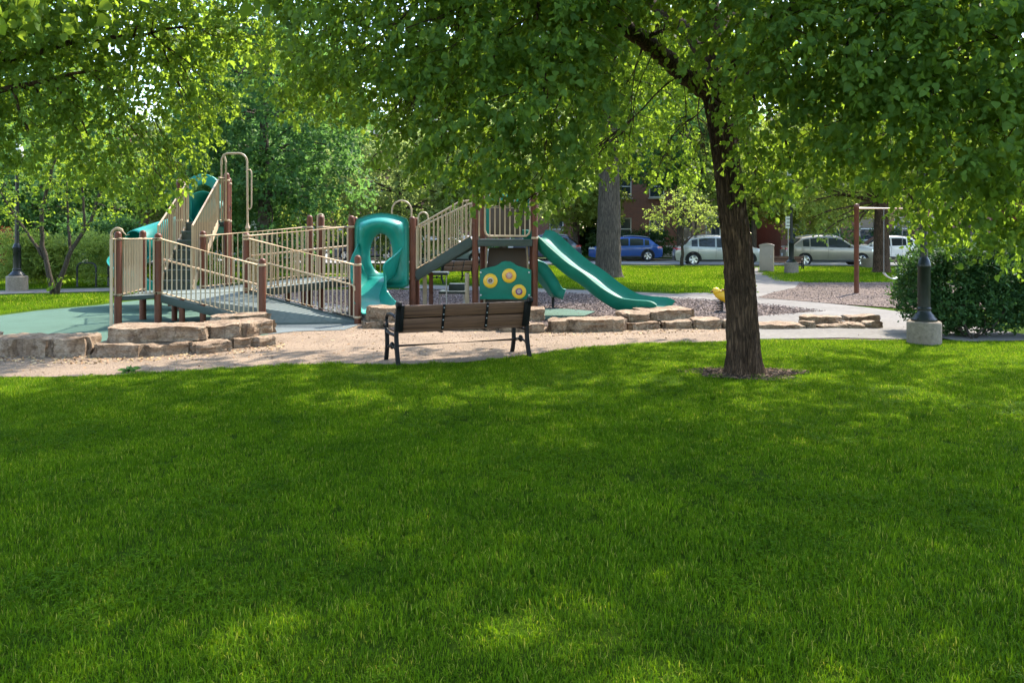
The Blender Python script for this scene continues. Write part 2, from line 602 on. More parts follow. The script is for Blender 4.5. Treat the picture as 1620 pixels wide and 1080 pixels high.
def smooth_line(pts, k=6):
    """Catmull-Rom through 2D points"""
    out = []
    P = [Vector((p[0], p[1])) for p in pts]
    P = [P[0] * 2 - P[1]] + P + [P[-1] * 2 - P[-2]]
    for i in range(1, len(P) - 2):
        for j in range(k):
            u = j / k
            a, b, c, d = P[i - 1], P[i], P[i + 1], P[i + 2]
            out.append(0.5 * ((2 * b) + (c - a) * u + (2 * a - 5 * b + 4 * c - d) * u * u + (3 * b - a - 3 * c + d) * u ** 3))
    out.append(P[-2])
    return out


def strip(cl, w):
    """polygon of a path of width w round a centre line"""
    L, R = [], []
    for i, p in enumerate(cl):
        t = (cl[min(i + 1, len(cl) - 1)] - cl[max(i - 1, 0)]).normalized()
        n = Vector((-t.y, t.x))
        L.append(p + n * w / 2)
        R.append(p - n * w / 2)
    return L + R[::-1]


ground = sheet('ground', [(-900, -60), (900, -60), (900, 1500), (-900, 1500)], 0.0, M['lawn'])

# edge between the near lawn and the tan path
EDGE_PX = [(-420, 598), (-120, 599), (0, 597), (120, 596), (250, 590), (400, 581), (520, 576), (640, 577), (740, 573), (838, 562), (900, 553), (1000, 545), (1140, 541), (1300, 537), (1440, 540)]
EDGE = smooth_line([G(*p).xy for p in EDGE_PX])
STONE_PX = [(-420, 548), (-120, 548), (0, 545), (140, 548), (250, 548), (330, 540), (440, 525), (500, 521), (580, 508), (700, 512), (835, 515), (900, 515), (1000, 510), (1100, 511), (1200, 511), (1300, 510), (1400, 511), (1450, 507)]
STONE = smooth_line([G(*p).xy for p in STONE_PX])
sheet('path', EDGE + STONE[::-1], 0.008, M['path'])
# green rubber behind the left stones, grey landing at the foot of the ramp
rub_px = [(-300, 549), (0, 547), (140, 550), (250, 551), (330, 544), (425, 530), (425, 500), (430, 478), (300, 472), (215, 476), (150, 484), (60, 492), (0, 500), (-120, 520)]
sheet('play_surface', [G(*p).xy for p in rub_px], 0.012, M['rubber'])
sheet('landing_surface', [G(*p).xy for p in [(424, 530), (470, 525), (545, 523), (572, 513), (566, 488), (430, 466), (420, 480)]], 0.016, M['rubber_grey'])
# wood chips under the play structure
chip_px = [(430, 482), (300, 474), (250, 470), (420, 462), (560, 458), (700, 459), (900, 464), (1140, 475), (1230, 483), (1312, 493), (1240, 500), (1140, 506), (1000, 512), (850, 518), (700, 518), (566, 515)]
sheet('chip_bed', [G(*p).xy for p in chip_px], 0.010, M['chips'])
sheet('play_mat', [G(*p).xy for p in [(735, 507), (860, 508), (925, 502), (942, 495), (900, 491), (760, 490)]], 0.036, M['rubber'])
# concrete walks
cl = smooth_line([G(*p).xy for p in [(-260, 474), (0, 463), (150, 459), (260, 456), (420, 453), (560, 452), (700, 455), (900, 462), (1060, 469), (1180, 475), (1290, 485), (1380, 497), (1440, 512), (1600, 540)]], 8)
sheet('concrete_walk', strip(cl, 1.75), 0.014, M['concrete'])
cl2 = smooth_line([G(*p).xy for p in [(1195, 424), (1190, 432), (1210, 446), (1232, 458), (1200, 466), (1120, 470)]], 6)
sheet('side_walk', strip(cl2, 2.6), 0.020, M['concrete'])
sheet('paved_apron', [G(*p).xy for p in [(1145, 506), (1240, 498), (1320, 492), (1425, 500), (1452, 512), (1452, 539), (1330, 536), (1210, 538), (1150, 536)]], 0.022, M['concrete'])
# swing bed
swing_px = [(1197, 472), (1225, 463), (1258, 456), (1265, 448), (1440, 447), (1700, 449), (1700, 492), (1440, 490), (1330, 482), (1240, 475)]
sheet('swing_bed', [G(*p).xy for p in swing_px], 0.024, M['chips'])

# street, rotated a little to the view
SA = rad(-6)
SC = Vector((12.0, 49.6))
SU, SV = Vector((math.cos(SA), math.sin(SA))), Vector((-math.sin(SA), math.cos(SA)))


def ST(u, v, z=0.0):
    p = SC + SU * u + SV * v
    return Vector((p.x, p.y, z))


def street_sheet(name, v0, v1, z, mat, u0=-140, u1=140):
    return sheet(name, [ST(u0, v0), ST(u1, v0), ST(u1, v1), ST(u0, v1)], z, mat)


street_sheet('street', -4.9, 4.9, 0.005, M['street'])
for v, nm in ((-5.0, 'kerb'), (5.0, 'kerb')):
    k = MB()
    p = ST(0, v, 0.06)
    k.box((p.x, p.y, 0.06), (280, 0.18, 0.12), SA)
    o = k.build('kerb', M['concrete'], bevel=0.02)
    o['kind'] = 'structure'
street_sheet('far_sidewalk', 8.0, 9.6, 0.005, M['concrete'])
for u in (-44, -21, 1.2, 22, 45):
    sheet('front_walk', [ST(u - 0.8, 4.9), ST(u + 0.8, 4.9), ST(u + 0.8, 14), ST(u - 0.8, 14)], 0.009, M['concrete'])


# ------------------------------------------------------------------ foliage
LEAF_V = np.array([(0, 0, 0), (-.34, .08, .03), (-.47, .36, .05), (-.30, .70, .02), (0, 1.0, -.10), (.30, .70, .02), (.47, .36, .05), (.34, .08, .03), (0, .45, -.05)], float)
LEAF_F = [(8, 0, 1, 2), (8, 2, 3, 4), (8, 4, 5, 6), (8, 6, 7, 0)]
SMALL_V = np.array([(0, 0, 0), (-.36, .45, .06), (0, 1, -.06), (.36, .45, .06)], float)
SMALL_F = [(0, 1, 2), (0, 2, 3)]
NEEDLE_V = np.array([(-.10, 0, 0), (.10, 0, 0), (.13, .55, .03), (0, 1, 0), (-.13, .55, .03)], float)
NEEDLE_F = [(0, 1, 2, 4), (4, 2, 3)]


def unit(a):
    return a / np.maximum(np.linalg.norm(a, axis=1, keepdims=True), 1e-9)


def fast_mesh(name, verts, faces_block, nv, count, rnd, mat):
    """count copies of one leaf template, already placed in verts"""
    loops = np.concatenate([np.array(f) for f in faces_block])
    lens = np.array([len(f) for f in faces_block])
    L = (loops[None, :] + (np.arange(count) * nv)[:, None]).ravel()
    tot = np.tile(lens, count)
    start = np.concatenate([[0], np.cumsum(tot)[:-1]])
    me = bpy.data.meshes.new(name)
    me.vertices.add(len(verts))
    me.vertices.foreach_set('co', verts.astype(np.float32).ravel())
    me.loops.add(len(L))
    me.loops.foreach_set('vertex_index', L.astype(np.int32))
    me.polygons.add(len(tot))
    me.polygons.foreach_set('loop_start', start.astype(np.int32))
    me.polygons.foreach_set('loop_total', tot.astype(np.int32))
    at = me.attributes.new('rnd', 'FLOAT', 'POINT')
    at.data.foreach_set('value', np.repeat(rnd, nv).astype(np.float32))
    me.update(calc_edges=True)
    me.materials.append(mat)
    return me


def place_leaves(B, D, Nn, size, tmpl):
    D = unit(D)
    Nn = Nn - (Nn * D).sum(1, keepdims=True) * D
    Nn = unit(Nn)
    R = np.cross(D, Nn)
    T = tmpl[None, :, :] * size[:, None, None]
    T[:, :, 2] *= RNG.uniform(.4, 3.2, len(B))[:, None]
    T[:, :, 0] *= RNG.uniform(.75, 1.1, len(B))[:, None]
    V = B[:, None, :] + T[:, :, 0:1] * R[:, None, :] + T[:, :, 1:2] * D[:, None, :] + T[:, :, 2:3] * Nn[:, None, :]
    return V.reshape(-1, 3)


def sprigs_in(c, r, n, rng, shell=0.35):
    """n points in an ellipsoid, denser towards its skin, uneven"""
    d = unit(rng.normal(size=(n, 3)))
    u = rng.random(n) ** (1 / 3.0)
    u = shell + (1 - shell) * u
    u *= rng.uniform(0.82, 1.12, n)
    return np.array(c)[None] + d * u[:, None] * np.array(r)[None], d


def crown_mesh(name, lobes, mat, rng, dens=150, per=8, leaf=0.09, length=0.32, tmpl=LEAF_V, faces=LEAF_F, droop=0.7, shade_lobes=(), shade_leaf=0.15):
    """lobes: (x,y,z,rx,ry,rz[,density factor])"""
    Bs, Ds, Ns, Ss, Rn = [], [], [], [], []

    def fill(lb, dens, per, leaf, length):
        x, y, z, rx, ry, rz = lb[:6]
        k = lb[6] if len(lb) > 6 else 1.0
        n = max(6, int(dens * k * (rx * ry * rz) ** 0.78))
        o, d = sprigs_in((x, y, z), (rx, ry, rz), n, rng)
        ax = unit(d * np.array([0.8, 0.8, 0.25]) + rng.normal(size=(n, 3)) * 0.45 + np.array([0, 0, -droop * 0.75]))
        side = unit(np.cross(ax, unit(rng.normal(size=(n, 3)) * 0.5 + np.array([0, 0, 1.0]))))
        lobe_tone = rng.uniform(-0.15, 0.15)
        sprig_tone = rng.normal(0, .2, n)
        for j in range(per):
            t = (j + 0.5) / per
            sg = 1 if j % 2 else -1
            B = o + ax * (length * (t - 0.3)) + rng.normal(size=(n, 3)) * 0.018
            D = side * (0.75 * sg) + ax * 0.45 + np.array([0, 0, -droop]) + rng.normal(size=(n, 3)) * 0.35
            Nn = np.array([0, 0, 0.75]) + d * 0.5 + rng.normal(size=(n, 3)) * 0.45
            Bs.append(B); Ds.append(D); Ns.append(Nn)
            Ss.append(leaf * rng.uniform(0.5, 1.35, n))
            Rn.append(np.clip(rng.normal(0.5 + lobe_tone, 0.16, n) + sprig_tone, 0, 1))

    for lb in lobes: fill(lb, dens, per, leaf, length)
    for lb in shade_lobes: fill(lb, dens * 0.17, max(4, per - 2), shade_leaf, length * 1.9)
    B, D, Nn, Sz, R = map(np.concatenate, (Bs, Ds, Ns, Ss, Rn))
    V = place_leaves(B, D, Nn, Sz, tmpl)
    return fast_mesh(name, V, faces, len(tmpl), len(B), R, mat)


def link_mesh(name, me, parent=None, kind=None):
    o = bpy.data.objects.new(name, me)
    COL.objects.link(o)
    if parent: o.parent = parent
    if kind: o['kind'] = kind
    return o


def wiggle(p0, p1, n, amp, sag, rng):
    p0, p1 = Vector(p0), Vector(p1)
    L = (p1 - p0).length
    ph = [rng.uniform(0, 6.28) for _ in range(4)]
    out = []
    for i in range(n + 1):
        t = i / n
        e = math.sin(math.pi * t)
        q = p0.lerp(p1, t)
        q += Vector((math.sin(5 * t + ph[0]), math.sin(5 * t + ph[1]), 0.7 * math.sin(6 * t + ph[2]))) * amp * L * e
        q.z += sag * L * e
        out.append(q)
    return out


def trunk_mesh(path, radii, seg=64, rings=110, furrow=0.02, flare=0.12, seed=0, freq=15.0):
    """furrowed trunk along a path, base flared"""
    path = [Vector(p) for p in path]
    mb = MB()
    rows = []
    n = len(path) - 1
    for i in range(rings + 1):
        t = i / rings * n
        k = min(int(t), n - 1)
        u = t - k
        u2 = u * u * (3 - 2 * u)
        p = path[k].lerp(path[k + 1], u)
        r = radii[k] * (1 - u2) + radii[k + 1] * u2
        h = p.z - path[0].z
        fl = flare * math.exp(-h / 0.12)
        row = []
        for j in range(seg):
            a = 2 * math.pi * j / seg
            d = Vector((math.cos(a), math.sin(a), 0))
            nz = mnoise.noise(Vector((d.x * freq * 0.5 + seed, d.y * freq * 0.5, h * 1.6))) + .35 * mnoise.noise(Vector((d.x * freq + seed, d.y * freq, h * 5.0)))
            nz2 = mnoise.noise(Vector((d.x * freq * 0.25 + seed + 9, d.y * freq * 0.25, h * 0.5)))
            ridge = 1 - abs(nz) * 2.2
            rr = r * (1 + 0.06 * nz2) + furrow * (ridge - 0.6) + fl * (0.75 + 0.9 * math.sin(a * 4 + seed + math.sin(a * 2)) * 0.6)
            row.append(p + d * rr)
        rows.append(row)
    mb.grid(rows, closed=True)
    return mb


# ---- brick apartment houses across the street
def house(name, label, u0, u1, v0, depth, storeys, cols, wall_mat, bay=None, sh=3.3):
    base = ST((u0 + u1) / 2, v0)
    root = empty(name, base, SA, label, 'building')
    w = u1 - u0
    H = storeys * sh + 1.2
    # wall panels round window openings so that the panes sit in real recesses
    ww, wh, t = 1.15, 1.75, 0.35
    xs = [-w / 2 + w * (i + 0.5) / cols for i in range(cols)]
    mb = MB()
    zs = [1.3 + k * sh for k in range(storeys)]
    z = 0.0
    for k in range(storeys + 1):
        z1 = zs[k] if k < storeys else H
        mb.box((0, t / 2, (z + z1) / 2), (w, t, z1 - z))
        if k < storeys:
            edges = [-w / 2] + [e for x in xs for e in (x - ww / 2, x + ww / 2)] + [w / 2]
            for a, b in zip(edges[0::2], edges[1::2]):
                mb.box(((a + b) / 2, t / 2, zs[k] + wh / 2), (b - a, t, wh))
            z = zs[k] + wh
    mb.box((0, t + 0.02 + (depth - t) / 2, H / 2), (w - 0.02, depth - t, H - 0.02))
    wall = mb.build('wall', wall_mat, root)
    c = MB()
    c.box((0, -0.06, H - 0.75), (w + 0.2, 0.3, 0.35))
    c.box((0, -0.03, H + 0.06), (w + 0.1, 0.6, 0.12))
    c.build('cornice', M['limestone_trim'], root, bevel=0.03)
    c = MB().box((0, -0.04, 0.45), (w + 0.04, 0.12, 0.9))
    c.build('plinth', M['limestone_trim'], root, bevel=0.02)
    fm = MB()
    for a in (-1, 1):
        fm.box((a * (ww / 2 - 0.04), 0.0, wh / 2), (0.08, 0.1, wh))
    fm.box((0, 0.001, 0.04), (ww - 0.16, 0.1, 0.08))
    fm.box((0, 0.001, wh - 0.04), (ww - 0.16, 0.1, 0.08))
    fm.box((0, 0.001, wh / 2), (ww - 0.16, 0.08, 0.07))
    first = None
    for x in xs:
        for z in zs:
            if first is None:
                f = fm.build('window', M['white_frame'], root)
                g = MB().box((0, 0.03, wh / 2), (ww - 0.12, 0.02, wh - 0.12)).build('pane', M['pane'], f)
                s_ = MB().box((0, -0.2, -0.06), (ww + 0.2, 0.3, 0.1)).build('sill', M['limestone_trim'], f)
                first = (f, g, s_)
            else:
                f = first[0].copy(); COL.objects.link(f); f.parent = root
                for q in first[1:]:
                    q2 = q.copy(); COL.objects.link(q2); q2.parent = f
            f.location = (x, 0.16, z)
    if bay:
        for bx, mat in bay:
            mb = MB().prism([(bx - 1.5, 0.0), (bx - 1.0, -0.9), (bx + 1.0, -0.9), (bx + 1.5, 0.0)], 0.0, H - 1.3)
            b = mb.build('bay', mat, root)
            cap = MB().prism([(bx - 1.65, -0.01), (bx - 1.1, -1.05), (bx + 1.1, -1.05), (bx + 1.65, -0.01)], H - 1.3, H - 1.0)
            cap.build('bay_cornice', M['limestone_trim'], b)
            for z in zs:
                m2 = MB().box((bx, -0.93, z + wh / 2), (1.1, 0.06, wh))
                f = m2.build('bay_window', M['white_frame'], b)
                MB().box((bx, -0.965, z + wh / 2), (0.94, 0.02, wh - 0.16)).build('pane', M['pane'], b)
    return root


house('brick_house', 'red brick apartment house at the far left behind the hedge', -72, -47, 15.0, 12, 3, 8, M['brick'])
house('brick_house', 'long red brick apartment house with stone cornice behind the play structure', -44, -24, 17.0, 12, 3, 7, M['brick'], bay=[(3.0, M['brick'])])
house('brick_house', 'red brick apartment house with stone trimmed bay behind the hooded slide', -21.5, -8.5, 16.0, 12, 3, 4, M['brick'], bay=[(-4.2, M['brick'])])
house('brick_house', 'red brick apartment house with sunlit tan brick bay behind blue car', -6.0, 4.0, 13.5, 12, 3, 4, M['brick'], bay=[(2.9, M['brick_tan'])])
house('brick_house', 'dark red brick house with white window frames behind the tan cabinet', 7.0, 22.0, 13.0, 12, 3, 6, M['brick'])
house('brick_house', 'red brick apartment house behind the swing and white car', 25.0, 50.0, 14.0, 12, 3, 9, M['brick'])


# ---- the linden over the bench: trunk, limbs, crown
rng = np.random.default_rng(5)
pr = random.Random(5)
TB = G(1178, 590)
main = empty('linden_tree', TB, 0, 'tall linden with dark furrowed trunk on the lawn beside the bench', 'tree')


def rel(p, b=TB):
    return Vector(p) - Vector(b)


TY = TB.y
def tp(x, y, dy=0.0): return rel(PY(x, y, TY + dy))
tpath = [Vector((0, 0, -0.05)), tp(1176, 540), tp(1173, 480), tp(1167, 400), tp(1160, 340), tp(1150, 260), tp(1139, 190), tp(1128, 140)]
tpath[1].y = tpath[2].y = 0
tr = trunk_mesh(tpath, [0.205, 0.19, 0.18, 0.172, 0.166, 0.156, 0.15, 0.14], 120, 190, 0.03, 0.085, 3.0, 19).build('trunk', M['bark'], main, smooth=True, sharp=180)
limbs = [
    ([tp(1128, 150), tp(1100, 128, -.1), tp(1066, 105, -.25), tp(1020, 62, -.5), tp(960, 25, -.8), tp(880, -10, -1.1), tp(760, -40, -1.3)], [.14, .125, .11, .1, .08, .06, .04]),
    ([tp(1130, 152), tp(1132, 110, .1), tp(1128, 60, .2), tp(1120, 0, .3), tp(1100, -120, .4), tp(1090, -300, .6), tp(1085, -520, .6)], [.165, .15, .14, .13, .11, .08, .04]),
    ([tp(1136, 140), tp(1170, 90, -.4), tp(1230, 30, -.9), tp(1330, -30, -1.4), tp(1460, -60, -2.0), tp(1600, -70, -2.4)], [.13, .11, .1, .08, .06, .035]),
    ([tp(1125, 100, .1), tp(1080, 40, .8), tp(1020, 0, 1.6), tp(960, -40, 2.4), tp(900, -60, 3.0)], [.1, .085, .07, .05, .03]),
    ([tp(1126, 60, .2), tp(1190, 0, 1.0), tp(1270, -60, 1.8), tp(1360, -110, 2.6)], [.1, .08, .06, .035]),
    ([tp(1120, -10, .3), tp(1060, -90, -1.0), tp(1000, -160, -2.4), tp(940, -190, -3.4)], [.09, .075, .055, .03]),
]
limb_nodes = []
for pts, rs in limbs:
    P, R_ = [], []
    for i in range(len(pts) - 1):
        for j in range(5):
            u = j / 5
            q = pts[i].lerp(pts[i + 1], u)
            q += Vector((pr.uniform(-1, 1), pr.uniform(-1, 1), pr.uniform(-1, 1))) * 0.018
            P.append(q); R_.append(rs[i] + (rs[i + 1] - rs[i]) * u)
    P.append(pts[-1]); R_.append(rs[-1])
    MB().tube(P, R_, 14).build('limb', M['bark'], main, smooth=True, sharp=180)
    limb_nodes += [(p, r) for p, r in zip(P[6:], R_[6:])]

LOBES_PX = [  # column, row, depth, radius, half height[, density]
    (1230, 40, 7.6, .95, .7), (1340, 70, 7.4, .95, .7), (1460, 60, 7.2, 1.0, .7), (1580, 60, 7.0, 1.0, .7), (1690, 90, 7.0, .9, .7),
    (1265, 160, 8.4, .75, .6), (1360, 180, 7.8, .8, .6), (1470, 180, 7.4, .85, .65), (1580, 190, 7.2, .85, .65), (1690, 230, 7.1, .8, .7),
    (1250, 250, 9.0, .55, .45), (1330, 240, 8.8, .55, .34), (1420, 255, 8.6, .6, .36), (1510, 285, 8.2, .7, .5), (1610, 290, 7.7, .7, .55),
    (1212, 290, 9.6, .34, .36), (1462, 335, 9.2, .34, .28), (1520, 345, 8.9, .5, .3), (1600, 360, 8.3, .5, .38), (1685, 380, 7.9, .5, .45),
    (1480, 365, 9.3, .28, .18),
    (1195, 180, 9.1, .42, .5), (1190, 250, 9.5, .26, .34), (1205, 30, 9.1, .45, .4), (1070, -35, 8.4, .8, .33), (1190, 110, 9.2, .3, .35), (1096, 118, 9.7, .17, .13), (1045, 50, 9.3, .28, .2), (1120, 70, 9.6, .3, .25), (1165, 150, 9.6, .2, .3), (1163, 215, 9.7, .14, .26),
    (925, 0, 8.0, .75, .42), (850, 30, 8.0, .95, .6), (730, 40, 8.4, 1.0, .65), (610, 50, 9.0, 1.0, .65), (520, 70, 10.0, .8, .55), (450, 110, 11.0, .55, .5),
    (560, 130, 10.0, .75, .5), (660, 140, 9.2, .85, .55), (760, 150, 8.6, .9, .6), (860, 150, 8.2, .85, .6), (920, 130, 8.6, .5, .5),
    (690, 225, 9.3, .65, .4), (790, 235, 8.7, .75, .5), (860, 255, 8.7, .55, .45), (770, 290, 9.1, .4, .28), (640, 215, 9.6, .5, .32, .8),
    (525, 150, 10.6, .5, .35), (478, 165, 11.2, .4, .35), (845, 308, 8.9, .38, .24), (600, 240, 9.8, .2, .28, .7), (890, 300, 9.2, .25, .2), (680, 265, 9.4, .3, .22),
    (965, 120, 12.8, .9, .7, .7), (1040, 140, 13.4, .8, .7, .6), (1000, 225, 13.2, .75, .45, .75), (930, 225, 12.6, .7, .5, .75), (1085, 215, 13.6, .7, .5, .65), (1070, 50, 13.2, .8, .5, .6), (960, 40, 13.0, .9, .5, .6),
    (1055, 270, 13.6, .5, .28, .7), (960, 262, 13.0, .5, .25, .7), (1110, 270, 13.8, .4, .3, .7),
    (800, -90, 8.2, 1.4, .8), (640, -80, 9.2, 1.4, .8), (960, -110, 8.2, 1.4, .8), (1130, -120, 8.4, 1.4, .7), (1300, -80, 7.8, 1.4, .8), (1480, -70, 7.4, 1.4, .8), (1650, -60, 7.2, 1.3, .8), (500, -60, 10.0, 1.0, .7),
]
main_lobes = []
for L in LOBES_PX:
    p = rel(PY(L[0], L[1], L[2]))
    main_lobes.append((p.x, p.y, p.z, L[3], L[3], L[4]) + ((L[5],) if len(L) > 5 else ()))
shade = []
for i in range(74):
    a = i * 2.39996
    q = math.sqrt((i + 0.5) / 74)
    x, y = 6.3 * q * math.cos(a) + 0.2, 6.0 * q * math.sin(a) - 0.2
    z = 5.6 + 4.6 * (1 - q * q) + pr.uniform(-0.7, 0.7)
    shade.append((x, y, z, pr.uniform(1.0, 1.4), pr.uniform(1.0, 1.4), pr.uniform(.6, .9)))
link_mesh('crown', crown_mesh('crown', main_lobes, M['leaf_main'], rng, 330, 9, 0.064, 0.28, shade_lobes=shade, shade_leaf=0.16), main, 'stuff')


def branches(lobes, nodes, rng_, mat, parent, twigs=5, rmax=0.03, joined=None):
    """one branch from the nearest limb to each lobe, with twigs"""
    for lb in lobes:
        c = Vector(lb[:3])
        nd = min(nodes, key=lambda q: (q[0] - c).length + 0.6 * max(0, q[0].z - c.z - 1.2))
        r0 = min(rmax, nd[1] * 0.6) * (.28 if (nd[0] - c).length > 1.7 and not joined else 1)
        P = wiggle(nd[0], c, 8, 0.05, 0.06, rng_)
        mb = joined if joined else MB()
        mb.tube(P, [r0 * (1 - 0.72 * i / 8) + 0.003 for i in range(9)], 6)
        for k in range(twigs):
            s_ = P[rng_.randint(4, 8)]
            e = c + Vector((rng_.uniform(-1, 1) * lb[3], rng_.uniform(-1, 1) * lb[4], rng_.uniform(-1.0, .6) * lb[5])) * 0.9
            Q = wiggle(s_, e, 5, 0.06, 0.05, rng_)
            mb.tube(Q, [0.008 - 0.0012 * i for i in range(6)], 4, caps=False)
        if not joined:
            mb.build('branch', mat, parent, smooth=True, sharp=180)


branches(main_lobes, limb_nodes, pr, M['bark'], main, twigs=9)
sj = MB()
branches(shade, limb_nodes, pr, M['bark'], main, twigs=2, rmax=0.05, joined=sj)
sj.build('upper_branches', M['bark'], main, smooth=True, sharp=180)['kind'] = 'stuff'

# ---- second linden, its trunk outside the left edge of the photograph
LB = Vector((-9.9, 13.4, 0))
left = empty('linden_tree', LB, 0, 'linden crown with sunlit drooping leaves over the left of the playground', 'tree')
lp = [Vector((0, 0, -.05)), Vector((0.02, 0, 1.0)), Vector((0.1, .05, 2.2)), Vector((.15, 0, 3.6)), Vector((.2, .1, 5.2)), Vector((.1, .1, 7.2))]
trunk_mesh(lp, [.23, .22, .2, .17, .12, .06], 64, 90, 0.022, .1, 8.0, 15).build('trunk', M['bark'], left, smooth=True, sharp=180)
LP = [(-60, 30, 12.5, .9, .7), (30, 30, 12.8, .9, .7), (120, 40, 13.0, .9, .7), (215, 40, 13.2, .9, .65), (310, 40, 13.4, .8, .6), (385, 45, 13.6, .55, .5),
      (-50, 140, 12.6, .8, .65), (40, 140, 12.9, .85, .6), (130, 135, 13.1, .8, .6), (220, 130, 13.3, .8, .6), (305, 135, 13.5, .6, .55), (345, 160, 13.4, .35, .35),
      (-40, 230, 12.4, .7, .5), (50, 220, 12.8, .7, .5), (140, 215, 13.2, .65, .5), (225, 225, 13.3, .65, .5), (290, 240, 13.4, .45, .45), (320, 195, 13.5, .35, .35),
      (200, 285, 13.2, .5, .3), (262, 290, 13.3, .38, .28), (150, 275, 13.4, .4, .3), (230, 318, 13.2, .3, .18), (300, 285, 13.2, .2, .18),
      (-60, -80, 12.6, 1.3, .9), (90, -90, 13, 1.3, .9), (240, -90, 13.3, 1.3, .9), (370, -70, 13.5, .9, .7), (430, 75, 13.8, .35, .35), (425, -30, 13.6, .6, .4),
      (-150, 60, 12.2, 1, .8), (-150, 190, 12.2, .9, .8)]
left_lobes = [tuple(rel(PY(a, b, c), LB)) + (d, d, e) for a, b, c, d, e in LP]
lsh = []
for i in range(30):
    a = i * 2.39996
    q = math.sqrt((i + .5) / 30)
    lsh.append((4.6 * q * math.cos(a) - .3, 4.6 * q * math.sin(a) - .2, 5.4 + 3.6 * (1 - q * q) + pr.uniform(-.5, .5), 1.2, 1.2, .8))
link_mesh('crown', crown_mesh('crown', left_lobes, M['leaf_left'], rng, 330, 8, 0.073, 0.3, shade_lobes=lsh, shade_leaf=.15), left, 'stuff')
lim = [([lp[3], Vector((1.2, -.2, 4.3)), Vector((2.6, -.1, 4.8)), Vector((4.0, 0, 5.0))], [.1, .08, .05, .025]),
       ([lp[2], Vector((.9, -.7, 3.2)), Vector((1.9, -.8, 3.9)), Vector((3.2, -.4, 4.3))], [.09, .07, .05, .02]),
       ([lp[4], Vector((-.8, -.6, 6.0)), Vector((-2.2, -.9, 6.8))], [.08, .05, .03])]
ln = [(p, .05) for p in lp[2:]]
for pts, rs in lim:
    P = []
    R_ = []
    for i in range(len(pts) - 1):
        for j in range(5):
            P.append(pts[i].lerp(pts[i + 1], j / 5) + Vector((pr.uniform(-1, 1), pr.uniform(-1, 1), pr.uniform(-1, 1))) * .02)
            R_.append(rs[i] + (rs[i + 1] - rs[i]) * j / 5)
    P.append(pts[-1]); R_.append(rs[-1])
    MB().tube(P, R_, 10).build('limb', M['bark'], left, smooth=True, sharp=180)
    ln += list(zip(P, R_))
branches(left_lobes, ln, pr, M['bark'], left)


# ---- background trees
def bg_tree(name, label, base, trunk_r, height, lobes, leaf_m, leaf=0.16, dens=60, bark='bark_grey', lean=0.0, group=None, th=None, seed=1, furrow=.02, stems=None):
    """lobes relative to base"""
    rg = np.random.default_rng(seed)
    pq = random.Random(seed)
    root = empty(name, base, 0, label, 'tree', group)
    th = th or height * 0.75
    nodes = []
    if stems is None:
        n = 6
        path = [Vector((lean * th * (i / n) ** 1.2 + pq.uniform(-.05, .05) * (i > 1), pq.uniform(-.05, .05), th * i / n - (.05 if i == 0 else 0))) for i in range(n + 1)]
        rs = [trunk_r * (1 - .75 * (i / n) ** 1.1) for i in range(n + 1)]
        trunk_mesh(path, rs, 40, 60, furrow, trunk_r * .35, seed * 3.1, 11).build('trunk', M[bark], root, smooth=True, sharp=180)
        nodes = [(p, r) for p, r in zip(path[2:], rs[2:])]
    else:
        for pts, r in stems:
            pts = [Vector(p) for p in pts]
            P = []
            for i in range(len(pts) - 1):
                for j in range(4):
                    P.append(pts[i].lerp(pts[i + 1], j / 4) + Vector((pq.uniform(-1, 1), pq.uniform(-1, 1), 0)) * r * .25)
            P.append(pts[-1])
            MB().tube(P, [r * (1 - .7 * i / (len(P) - 1)) for i in range(len(P))], 10).build('trunk', M[bark], root, smooth=True, sharp=180)
            nodes += [(p, r * .5) for p in P[len(P) // 3:]]
    j = MB()
    branches(lobes, nodes, pq, M[bark], root, twigs=2, rmax=min(.06, max(.02, trunk_r * .22)), joined=j)
    j.build('branches', M[bark], root, smooth=True, sharp=180)['kind'] = 'stuff'
    link_mesh('crown', crown_mesh('crown', lobes, leaf_m, rg, dens * .72, 7, leaf, leaf * 3.2, SMALL_V, SMALL_F, droop=.35), root, 'stuff')
    return root


def blob(n, R, zc, rz, lr, seed, flat=0.0):
    """lobes spread over an ellipsoid crown"""
    pq = random.Random(seed)
    out = []
    for i in range(n):
        t = (i + .5) / n
        z = 1 - 2 * t
        q = math.sqrt(max(0, 1 - z * z))
        a = i * 2.39996 + pq.uniform(-.4, .4)
        k = pq.uniform(.55, .95)
        s_ = lr * pq.uniform(.7, 1.25)
        out.append((R * q * math.cos(a) * k, R * q * math.sin(a) * k, zc + rz * z * k, s_, s_, s_ * .72))
    return out


bg_tree('maple_tree', 'dense dark green maple behind the tan arch climber', Vector((-10.0, 33, 0)), .3, 13, blob(54, 4.3, 6.6, 6.0, 1.35, 2), M['leaf_dark'], .2, 75, seed=2)
bg_tree('maple_tree', 'dark leafy street tree at the far left behind the hedge', Vector((-25, 40, 0)), .3, 13, blob(48, 5.6, 8.2, 5.2, 1.7, 3), M['leaf_dark'], .24, 58, seed=3)
bg_tree('street_tree', 'grey green tree spreading behind the hooded slide', Vector((-6.0, 43, 0)), .25, 8, blob(50, 4.6, 4.4, 3.3, 1.3, 4), M['leaf_olive'], .2, 70, seed=4)
bg_tree('street_tree', 'small yellow green tree behind the two rear ramp posts', Vector((-8.6, 36, 0)), .09, 4, blob(22, 1.6, 2.5, 1.3, .55, 5), M['leaf_light'], .12, 110, bark='bark_thin', seed=5)
bg_tree('street_tree', 'mid green tree behind the upper deck guardrail', Vector((-.5, 45, 0)), .22, 9, blob(44, 3.9, 5.6, 3.4, 1.3, 6), M['leaf_olive'], .2, 62, seed=6)
